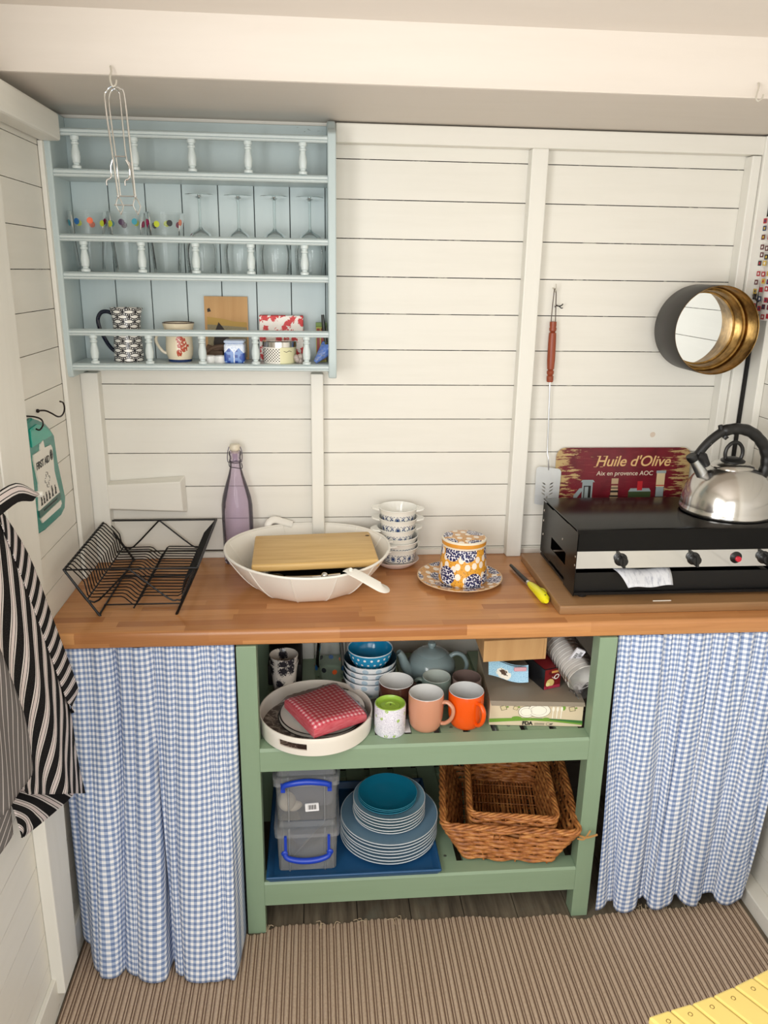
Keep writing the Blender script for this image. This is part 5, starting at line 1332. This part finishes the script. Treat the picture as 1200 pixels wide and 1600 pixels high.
# lidded clear boxes
CLR = glassy('clear_polypropylene', 'f3f5f7', .10, 1.3, .17, 'eef1f5', .8)
BLUEH = plain('royal_blue_clip', '163fb8', .3)
CONT = [plain('stored_dark_cloth', '4b4a55', .8), plain('stored_cream_cloth', 'b9ab98', .8)]
def clearbox(label, z, up_, conts):
    W_, D_, H_ = .084, .125, .158
    t = thing('storage_box', label, 'storage box', (-.152, -.362, z), 'clear storage boxes with blue handles')
    g = G(); hb = .118
    def ring(ins, zz, rr_=.012):
        P = []
        for cx, cy, a0 in ((1, 1, 0), (-1, 1, 1), (-1, -1, 2), (1, -1, 3)):
            for i in range(5):
                a = (a0+i/4)*PI/2; P.append((cx*(W_-ins-rr_)+rr_*math.cos(a), cy*(D_-ins-rr_)+rr_*math.sin(a), zz))
        return P
    def loft(rings, cap0=True, cap1=False):
        n = len(rings[0]); vs = sum(rings, []); fs = [(j*n+i, j*n+(i+1) % n, (j+1)*n+(i+1) % n, (j+1)*n+i) for j in range(len(rings)-1) for i in range(n)]
        if cap0: fs.append(tuple(range(n-1, -1, -1)))
        if cap1: fs.append(tuple((len(rings)-1)*n+i for i in range(n)))
        g.add(vs, fs)
    loft([ring(.010, 0), ring(.007, .002), ring(.004, hb)]); 
    for sx in (-1, 1): g.tube([(sx*.047, -D_+.004, .002), (sx*.047, -D_+.001, hb+.02)], .0022, 6)
    build('container', g, CLR, t, local=True)
    g = G(); loft([ring(-.002, hb-.006), ring(-.003, hb+.020), ring(.001, hb+.022), ring(.006, hb+.022), ring(.010, hb+.036), ring(.014, H_-.002), ring(.020, H_-.002), ring(.022, H_-.006)], False, True)
    build('lid', g, CLR, t, local=True, label='clear lid')
    hz = hb+.010 if up_ else .062
    g = G(); hx = .060
    if up_:
        g.tube(smoothpts([(-hx, -D_-.008, hb-.004), (-hx+.006, -D_-.011, hb+.006), (-.03, -D_-.013, hb+.013), (0, -D_-.013, hb+.016), (.03, -D_-.013, hb+.013), (hx-.006, -D_-.011, hb+.006), (hx, -D_-.008, hb-.004)], 5), [.0058+.0025*math.sin(PI*i/30) for i in range(31)], 12, flat=1.0)
        for sx in (-1, 1): g.box(sx*hx-.0055, sx*hx+.0055, -D_-.009, -D_-.002, hb-.018, hb+.006)
    else:
        g.tube(smoothpts([(-hx, -D_-.008, .070), (-hx+.006, -D_-.011, .058), (-.03, -D_-.013, .050), (0, -D_-.013, .047), (.03, -D_-.013, .050), (hx-.006, -D_-.011, .058), (hx, -D_-.008, .070)], 5), [.0058+.0025*math.sin(PI*i/30) for i in range(31)], 12)
        for sx in (-1, 1): g.box(sx*(hx-.003)-.0035, sx*(hx-.003)+.0035, -D_-.008, -D_-.001, .060, hb+.002); g.ball((sx*hx, -D_-.007, .068), .009, .005, .009)
    build('clip_handle', g, BLUEH, t, local=True, label='royal blue clip handle')
    return t
b1 = clearbox('clear lidded storage box at the bottom left with its blue handle down', tz, False, 0)
b2 = clearbox('clear lidded storage box stacked on top with its blue handle up', tz+.1585, True, 1)
g = G(); g.rbox(-.018, .018, -.0006, 0, -.0115, .0115, .002, 0, T(-.138, -.4845, tz+.1585+.045) @ R('Y', -.05))
for k_ in range(10): g.box(-.010+.0022*k_, -.0092+.0022*k_+(.0006 if k_ % 3 else 0), -.0010, -.0006, -.007, .007, 1, T(-.138, -.4845, tz+.1585+.045) @ R('Y', -.05))
build('barcode_label', g, [plain('label_white2', 'e8e8ea', .4), BLKI], b2, smooth=0, label='small white barcode label')
g = G()
for k_ in range(6): g.ball((-.165+.02*(k_ % 3), -.37+.03*(k_//3), tz+.1585+.03), .040, .045, .026)
g2 = G(); g2.ball((-.205, -.44, tz+.1585+.035), .024, .03, .026); g2.ball((-.19, -.43, tz+.1585+.02), .028, .03, .016)
tag(build('folded_cloth', G().rbox(-.205, -.080, -.44, -.27, tz+.1585+.004, tz+.1585+.085, .02), CONT[0], smooth=30), 'dark grey folded cloth inside the upper clear storage box', 'cloth')
tag(build('bread_roll_bag', g2, CONT[1]), 'crumpled cream cloth in the left of the upper clear storage box', 'cloth')
# plates
PBL = plain('grey_blue_glaze', '6f8fa6', .2); PWE = plain('pale_blue_white_underside', 'dbe4ea', .2)
def platestack(n, r, z0, dz, cxy, labf, group, top, under, name='plate', seedv=0):
    base = None; rnd = random.Random(seedv)
    for i in range(n):
        if base is None:
            base = thing(name, labf(0, n), 'plate', (0, 0, 0), group)
            build('well', G().lathe([(0, .003), (r*.62, .003), (r*.68, .0055), (r*.97, .0125), (r*.985, .0135)], 64), top, base, local=True)
            build('underside', G().lathe([(r*.985, .0135), (r, .0135), (r*1.001, .0120), (r*.99, .0108), (r*.70, .003), (r*.60, 0), (0, 0)], 64), under, base, local=True); o = base
        else: o = dup(base, None, labf(i, n))
        o.location = (cxy[0]+rnd.uniform(-.0012, .0012), cxy[1]+rnd.uniform(-.0012, .0012), z0+i*dz)
NUM = ['bottom', 'second from the bottom', 'third from the bottom', 'fourth from the bottom', 'fifth from the bottom', 'sixth from the bottom', 'seventh from the bottom']
pc = (.078, -.352)
zA = tz+.0005
platestack(7, .138, zA, .0105, pc, lambda i, n: 'large grey-blue dinner plate, %s of the seven in the tray' % (NUM[i] if i < n-1 else 'top'), 'stacked large grey-blue plates', PBL, PWE, 'dinner_plate', 1)
zB = zA+6*.0105+.004
platestack(6, .102, zB, .0095, (.078, -.350), lambda i, n: 'medium pale blue plate, %s of the six on the dinner plates' % (NUM[i] if i < n-1 else 'top'), 'stacked medium pale blue plates', plain('mid_blue_glaze', '7fa3b5', .2), plain('white_underside', 'e4e8ea', .2), 'side_plate', 2)
zC = zB+5*.0095+.004
TL = plain('deep_teal_glaze', '11718f', .2)
platestack(3, .083, zC, .0065, (.073, -.352), lambda i, n: ['small deep teal plate, lowest of the teal ones', 'small deep teal plate, middle of the teal ones', 'small deep teal plate topping the whole plate stack'][i], 'stacked small deep teal plates', TL, plain('teal_underside', '3b8fa8', .2), 'saucer_plate', 3)

# wicker baskets
WICK = MT('brown_willow', '9a6238', .5)
def _wk():
    t = WICK; x, y, z = t.coord('Object'); n = t.noise(t.comb(x, y, z*2.5), 38, 3, .6); t.set(t.ramp(n, [(.25, '6b3a1c'), (.5, 'b06f3a'), (.75, 'd69a58')]))
_wk()
def basket(label, loc, rotz, aw, bw2, ad, h, flare, rows, hole=False, rim=.0062):
    t = thing('wicker_basket', label, 'basket', loc)
    t.rotation_euler.z = 0
    M = R('Z', rotz); PER = 160; nst = 26
    def ring(s, h_):
        # s 0..1 round a rounded rectangle starting at the back centre
        w = lerp(aw-flare, aw, h_); d = lerp(ad-flare*.5, ad, h_); rc_ = .022
        segs = [('l', (0, d), (-(w-rc_), d)), ('a', (-(w-rc_), d-rc_), PI/2), ('l', (-w, d-rc_), (-w, -(d-rc_))), ('a', (-(w-rc_), -(d-rc_)), PI), ('l', (-(w-rc_), -d), (w-rc_, -d)), ('a', (w-rc_, -(d-rc_)), 1.5*PI), ('l', (w, -(d-rc_)), (w, d-rc_)), ('a', (w-rc_, d-rc_), 0), ('l', (w-rc_, d), (0, d))]
        ln = [math.hypot(q[2][0]-q[1][0], q[2][1]-q[1][1]) if q[0] == 'l' else rc_*PI/2 for q in segs]; tot = sum(ln); x = s*tot
        for q, l in zip(segs, ln):
            if x <= l+1e-9:
                k = x/l
                if q[0] == 'l': 
                    p = (lerp(q[1][0], q[2][0], k), lerp(q[1][1], q[2][1], k)); dx, dy = q[2][0]-q[1][0], q[2][1]-q[1][1]; L0 = math.hypot(dx, dy); nrm = (dy/L0*1, -dx/L0)
                    nrm = (-nrm[0], -nrm[1]) if nrm[0]*p[0]+nrm[1]*p[1] < 0 else nrm
                    return p, nrm
                a = q[2]+k*PI/2; return (q[1][0]+rc_*math.cos(a), q[1][1]+rc_*math.sin(a)), (math.cos(a), math.sin(a))
            x -= l
        return (0, d), (0, 1)
    g = G(); rnd = random.Random(rows+int(aw*1000))
    for j_ in range(rows):
        hh_ = (j_+.5)/rows; pts = []; breaks = []
        for i in range(PER):
            s = i/PER; p, nr = ring(s, hh_); am = .0048*math.sin(PI*nst*s+j_*PI)
            z = .006+hh_*(h-.012)+.0011*math.sin(s*37+j_*1.7)+rnd.uniform(-.0006, .0006)
            pts.append((p[0]+nr[0]*am, p[1]+nr[1]*am, z))
        rad = h/rows*.56
        if hole and j_ in (rows-3, rows-2):
            idx = [i for i in range(PER) if not (abs(pts[i][0]+.012) < .030 and pts[i][1] < 0)]
            # rotate so the gap is at the ends
            gap = [i for i in range(PER) if i not in idx]; st = gap[-1]+1; seq = [pts[(st+k_) % PER] for k_ in range(PER-len(gap))]
            g.tube(seq, rad, 6, False, 0, M)
        else: g.tube(pts, rad, 6, True, 0, M)
    build('woven_wall', g, WICK.m, t, local=True, smooth=60)
    g = G()
    for k_ in range(nst):
        s = (k_+.5)/nst; a, _ = ring(s, 0); b, _ = ring(s, 1); g.tube([(a[0], a[1], .002), (b[0], b[1], h-.004)], .0024, 6, M=M)
    build('stakes', g, WICK.m, t, local=True, smooth=60, kind='stuff')
    g = G()
    for k_ in range(4):
        pts = []
        for i in range(180):
            s = i/180; p, nr = ring(s, 1); ph = 2*PI*(14*s)+k_*PI/2
            pts.append((p[0]+nr[0]*rim*math.cos(ph), p[1]+nr[1]*rim*math.cos(ph), h+rim*.8*math.sin(ph)+.001*math.sin(s*40+k_)))
        g.tube(pts, rim*.66, 7, True, 0, M)
    build('braided_rim', g, WICK.m, t, local=True, smooth=60)
    g = G(); w0, d0 = aw-flare, ad-flare*.5; nr_ = int(2*w0/.0095)
    for i in range(nr_): x = -w0+.006+i*(2*w0-.012)/(nr_-1); g.tube([(x, -d0+.004, .006+.0012*math.sin(i*2.1)), (x+rnd.uniform(-.002, .002), 0, .005), (x, d0-.004, .006)], .0034, 6, M=M)
    for i in range(7): y_ = -d0+.03+i*(2*d0-.06)/6; g.tube([(-w0+.006, y_, .0015), (w0-.006, y_, .0015)], .0024, 6, M=M); g.tube([(-w0+.006+k_*(2*w0-.012)/40 if False else -w0+.006, y_+.004, .0085), (w0-.006, y_+.004, .0085)], .0015, 6, M=M)
    build('woven_base', g, WICK.m, t, local=True, smooth=60)
    return t
RZ = -.15
bo = basket('larger brown wicker basket on the right of the lower green shelf, with a handle gap', (.420, -.315, BZ+.001), RZ, .182, 0, .195, .128, .058, 13, True)
bi = basket('smaller brown wicker basket sitting inside the larger wicker basket', (.430, -.312, BZ+.014), RZ, .118, 0, .170, .134, .016, 14, False, .0055)
g = G(); ce = Vector((.590, -.535, .285)); g.tube(smoothpts([(.575, -.520, .278), (.590, -.536, .283), (.612, -.552, .304)], 4), [.0030]*9, 6); g.tube(smoothpts([(.570, -.525, .272), (.586, -.533, .276), (.602, -.530, .300)], 4), [.0026]*9, 6)
build('loose_cane', g, plain('pale_cane', 'b98a52', .5), bo)

# ============================================================ LEFT WALL
TEALP = plain('green_pouch_vinyl', '157f73', .22, var=.08, vs=20)
fa = thing('first_aid_pouch', 'green first aid pouch hanging from a dark hook on the left wall', 'first aid kit', (-.75, -.38, 1.13))
op = [(-.505, 1.14), (-.49, 1.392), (-.44, 1.396), (-.40, 1.383), (-.360, 1.368), (-.335, 1.352), (-.310, 1.331), (-.305, 1.27), (-.276, 1.166), (-.289, 1.140), (-.32, 1.132), (-.44, 1.133)]
g = G(); g.prism(op, 'x', -.758, -.745); build('pouch', g, TEALP, fa, smooth=0, bevel=.004)
g = G(); g.prism([(-.47, 1.376), (-.425, 1.379), (-.372, 1.362), (-.340, 1.345), (-.335, 1.335), (-.47, 1.335)], 'x', -.746, -.742); build('top_flap', g, plain('bright_green_vinyl', '12a08d', .2), fa, smooth=0, bevel=.001, label='brighter green top flap')
g = G(); g.prism([(-.473, 1.308), (-.468, 1.318), (-.425, 1.3185), (-.418, 1.332), (-.398, 1.338), (-.394, 1.318), (-.350, 1.316), (-.342, 1.306), (-.345, 1.25), (-.325, 1.192), (-.4735, 1.190), (-.458, 1.25)], 'x', -.7452, -.742); build('card', g, plain('white_card', 'e6e3da', .4), fa, smooth=0, label='white card insert')
g = G(); g.prism([(-.4735, 1.190), (-.325, 1.192), (-.319, 1.176), (-.474, 1.174)], 'x', -.7452, -.7418); build('band', g, plain('dark_green_band', '3d6259', .4), fa, smooth=0, label='dark green band')
g = G(); g.prism([(-.470, 1.170), (-.322, 1.172), (-.319, 1.162), (-.330, 1.156), (-.460, 1.157)], 'x', -.7452, -.742); build('lower_strip', g, plain('white_card2', 'e6e3da', .4), fa, smooth=0, label='white lower strip')
INK = plain('dark_ink', '2b2b2b', .5)
g = G(); g.text('FIRST AID', .0225, LEFTW(-.7415, -.4165, 1.288), 0, 0, .0004, .92, .0006); build('lettering', g, INK, fa, smooth=0, label='dark letters FIRST AID')
g = G()
g.tube([(-.7415, -.357+.008*math.cos(a_*PI/5), 1.293+.012*math.sin(a_*PI/5)) for a_ in range(10)], .0009, 5, True)
g.prism([(-.3595, 1.285), (-.3545, 1.285), (-.3545, 1.301), (-.3595, 1.301)], 'x', -.7418, -.7412); g.prism([(-.3625, 1.291), (-.3515, 1.291), (-.3515, 1.295), (-.3625, 1.295)], 'x', -.7418, -.7411)
# dashed cross outline and row of little figures
cr = [(-.012, .034), (.0, .034), (.0, .022), (.011, .022), (.011, .011), (.0, .011), (.0, -.002), (-.012, -.002), (-.012, .011), (-.023, .011), (-.023, .022), (-.012, .022)]
cr = [(-.395+a, 1.228+b) for a, b in cr]
for i in range(12):
    a, b = cr[i], cr[(i+1) % 12]; g.tube([(-.7415, lerp(a[0], b[0], .12), lerp(a[1], b[1], .12)), (-.7415, lerp(a[0], b[0], .7), lerp(a[1], b[1], .7))], .0006, 4)
build('printed_cross', g, INK, fa, smooth=0); g = G()
for i, (y_, h_) in enumerate(((-.455, .022), (-.438, .016), (-.420, .020), (-.400, .018), (-.378, .024), (-.355, .020))):
    z_ = 1.197; g.ball((-.7415, y_, z_+h_), .0006, .0026, .003, 0, 8); g.tube([(-.7415, y_, z_+h_-.003), (-.7415, y_+.001, z_+h_*.45)], .0019, 5); g.tube([(-.7415, y_+.001, z_+h_*.45), (-.7415, y_-.003, z_)], .0012, 5); g.tube([(-.7415, y_+.001, z_+h_*.45), (-.7415, y_+.005, z_)], .0012, 5); g.tube([(-.7415, y_, z_+h_*.8), (-.7415, y_+.006, z_+h_*(.5+.1*(i % 3)))], .0009, 5)
for k_ in range(11): g.box(-.7418, -.7412, -.445+.009*k_, -.439+.009*k_, 1.181, 1.185)
build('printed_figures', g, INK, fa, smooth=0, label='small printed cross and row of figures')
HD = plain('dark_iron', '2c2320', .4, .7)
g = G(); g.tube(smoothpts([(-.758, -.447, 1.401), (-.742, -.434, 1.397), (-.732, -.424, 1.389), (-.730, -.424, 1.377), (-.734, -.436, 1.368), (-.738, -.446, 1.372)], 5), .0019, 8)
tag(build('cup_hook', g, HD), 'dark iron cup hook carrying the green first aid pouch', 'hook')
g = G(); g.tube(smoothpts([(-.759, -.366, 1.399), (-.746, -.352, 1.397), (-.738, -.335, 1.388), (-.732, -.312, 1.376), (-.730, -.285, 1.374), (-.730, -.262, 1.384), (-.731, -.262, 1.400), (-.733, -.280, 1.407)], 5), .0020, 8); g.ball((-.757, -.368, 1.399), .0045)
tag(build('cup_hook', g, HD), 'empty dark iron cup hook above the first aid pouch', 'hook')

# striped towels
def towelmat(name, dark, light, per, lo=.54, pink='e6dad9'):
    t = MT(name, dark, .9, 0, .1); x, y, z = t.coord('UV'); f = (x/per).fr()
    n = t.noise(t.comb(x*300, y*300, 0), 1, 2)
    w = ((f-.5).ab().lt((1-lo)/2))
    line = ((f-.5).ab()-.12).ab().lt(.022)
    edgel = ((f-.5).ab()-.235).ab().lt(.03)
    mid = (f-.5).ab().lt(.12)
    c = t.mix(w, dark, light); c = t.mix(mid, c, pink); c = t.mix(line, c, dark); c = t.mix((n-.5)*.08, c, 'ffffff'); t.set(c); t.bump(n, .3, .0006); return t.m
TWB = towelmat('black_white_stripe_towel', '1c1a1b', 'e3dddb', .0375)
TWG = MT('grey_fine_stripe_towel', '6b6766', .9, 0, .1)
def _tg():
    t = TWG; x, y, z = t.coord('UV'); n = t.noise(t.comb(x*700, y*700, 0), 1, 2); f = (x/.017).fr(); t.set(t.mix(f.lt(.13), t.mix((n-.5)*1.5, '6a6665', '857f7d'), 'cfc9c7')); t.bump(n, .3, .0006)
_tg()
def poly_at(pts, t):
    L = [0]
    for a, b in zip(pts, pts[1:]): L.append(L[-1]+(Vector(b)-Vector(a)).length)
    s = t*L[-1]
    for i in range(len(pts)-1):
        if s <= L[i+1]+1e-9: return Vector(pts[i]).lerp(Vector(pts[i+1]), (s-L[i])/(L[i+1]-L[i]))
    return Vector(pts[-1])
UVT = object(); UVG = object(); TSL = .50
def drape(parent, name, left, right, mat, folds, uvf, nx=40, ny=60, xoff=0, thick=.0015, lab=None):
    left = smoothpts(left, 4); right = smoothpts(right, 4)
    def fn(u, v):
        p = poly_at(left, v).lerp(poly_at(right, v), u)
        for f, ph, a in folds: p.x += a*math.sin(f*u*2*PI+ph+v*1.2)*min(1, .15+v*1.4)
        p.x += xoff; return p
    if uvf is UVG: uvf = lambda u, v: (lambda p: (-p.y*.92+p.z*.30, v))(fn(u, v))
    if uvf is UVT: uvf = lambda u, v: (lambda p: ((-p.y*.83+p.z*TSL)*.68, v))(fn(u, v))
    g = G(); g.grid(fn, nx, ny, 0, uvf); o = build(name, g, mat, parent, smooth=80, label=lab); s = o.modifiers.new('s', 'SOLIDIFY'); s.thickness = thick; return o
tw = thing('striped_towel', 'black and white striped towel hanging from a peg on the left post', 'towel', (-.68, -.8, .55))
Lf = [(-.66, -1.10, 1.30), (-.645, -1.10, 1.10), (-.645, -1.05, .92), (-.655, -.965, .80)]
Rt = [(-.69, -.830, 1.285), (-.675, -.747, 1.10), (-.665, -.700, .95), (-.66, -.645, .79), (-.665, -.62, .65), (-.665, -.594, .526)]
drape(tw, 'front_layer', Lf, Rt, TWB, [(1.6, .4, .006), (3.4, 1.1, .002)], UVT, lab='front layer with near-vertical stripes')
Ro = [(-.695, -.822, 1.308), (-.690, -.718, 1.172), (-.682, -.648, 1.000), (-.675, -.566, .800), (-.676, -.575, .776), (-.678, -.632, .764)]
Ri = [(-.69, -.832, 1.280), (-.677, -.775, 1.10), (-.668, -.728, .95), (-.664, -.685, .83), (-.664, -.660, .80), (-.664, -.648, .775)]
drape(tw, 'folded_edge', Ri, Ro, TWB, [(.5, 0, .002)], lambda u, v: (v*.60+.012*u+.0, u), 10, 50, .004, lab='folded-over edge with crosswise stripes')
B1 = [(-.668, -.915, .765), (-.676, -.91, .71), (-.690, -.888, .645)]
B2 = [(-.668, -.594, .545), (-.672, -.605, .530), (-.690, -.888, .640)]
drape(tw, 'back_layer', [(-.700, -.93, .80), (-.700, -.905, .72), (-.700, -.890, .646)], [(-.690, -.63, .58), (-.690, -.606, .534), (-.698, -.880, .640)], TWB, [(1, 0, .003)], lambda u, v: (v*.15-u*.06+.01, u), 30, 24, -.004, lab='back layer pointing down to a corner')
drape(tw, 'neck_wrap', [(-.655, -.93, 1.352), (-.665, -.80, 1.342), (-.672, -.70, 1.300), (-.680, -.655, 1.281)], [(-.650, -.93, 1.315), (-.660, -.80, 1.305), (-.668, -.70, 1.278), (-.678, -.652, 1.272)], TWB, [(.5, 0, .006)], lambda u, v: (u*.036+.008, v), 12, 24, 0, lab='striped end caught on the peg')
tag(build('peg', G().tube([(-.735, -.655, 1.276), (-.70, -.645, 1.277), (-.672, -.641, 1.276)], [.006, .0055, .0065], 14), plain('white_peg', 'e6e3da', .35)), 'white peg on the left post with the striped towel caught on it', 'peg')
gt = thing('grey_towel', 'dark grey towel with thin white stripes in front of the striped towel', 'towel', (-.63, -.95, .75))
drape(gt, 'front_layer', [(-.62, -1.42, 1.25), (-.62, -1.40, 1.05), (-.625, -1.38, .92)], [(-.64, -1.050, 1.20), (-.635, -1.01, 1.05), (-.630, -.985, .95), (-.625, -.990, .868)], TWG.m, [(1.3, .2, .010), (3, 1, .004)], UVG, 40, 40, lab='front fold')
drape(gt, 'back_layer', [(-.645, -1.34, .96), (-.645, -1.33, .86), (-.65, -1.20, .76)], [(-.645, -1.07, .96), (-.645, -1.055, .88), (-.645, -1.065, .795)], TWG.m, [(1, .2, .006)], lambda u, v: (u*.1+v*.16, u), 20, 30, lab='back fold with slanting stripes')

# ============================================================ YELLOW CHAIR
YP = plain('yellow_gloss_paint', 'e6cd78', .35, var=.03, vs=8)
ch = thing('slatted_chair', 'pale yellow painted slatted wooden seat in the lower right corner', 'chair', (.75, -1.35, 0))
E_ = [(.418, -1.206), (.464, -1.195), (.509, -1.184), (.555, -1.174), (.602, -1.161), (.651, -1.145), (.697, -1.128), (.744, -1.110), (.790, -1.092), (.836, -1.074), (.882, -1.056)]
dv = Vector((.52, -.854, 0)).normalized(); sv = Vector((.92, .39, 0))
for i in range(1, 10):
    a = Vector((*E_[i], .45)); b = Vector((*E_[i+1], .45)); e = (b-a); a2 = a+e*.02; b2 = b-e*.03
    Ls = .42
    poly = [a2, b2, b2+dv*Ls, a2+dv*Ls]
    g = G(); g.add([(p.x, p.y, .432) for p in poly]+[(p.x, p.y, .450) for p in poly], [(0, 1, 2, 3), (7, 6, 5, 4), (0, 4, 5, 1), (1, 5, 6, 2), (2, 6, 7, 3), (3, 7, 4, 0)])
    sl = build('seat_slat', g, YP, ch, smooth=0, bevel=.004)
    m_ = (a+b)/2+dv*.020
    build('screw', G().lathe([(0, .4492), (.0022, .4494), (.0040, .4506), (.0046, .4498)], 14, 0, T(m_.x, m_.y, 0)), plain('brass_screw', '8a6a35', .4, .7) if i == 1 else bpy.data.materials['brass_screw'], sl)
p0 = Vector((.47, -1.215, 0)); p1 = Vector((.885, -1.075, 0))
for off in (.03, .37):
    a = p0+dv*off; b = p1+dv*off; g = G(); d_ = dv*.022
    g.add([(a.x, a.y, .395), (b.x, b.y, .395), (b.x+d_.x, b.y+d_.y, .395), (a.x+d_.x, a.y+d_.y, .395), (a.x, a.y, .4315), (b.x, b.y, .4315), (b.x+d_.x, b.y+d_.y, .4315), (a.x+d_.x, a.y+d_.y, .4315)], [(3, 2, 1, 0), (4, 5, 6, 7), (0, 1, 5, 4), (1, 2, 6, 5), (2, 3, 7, 6), (3, 0, 4, 7)])
    build('seat_rail', g, YP, ch, smooth=0, bevel=.002)
    for q in (a+(b-a)*.06, b-(b-a)*.06): build('leg', G().box(q.x-.014, q.x+.014, q.y-.016, q.y+.012, .009, .40), YP, ch, smooth=0, bevel=.003)
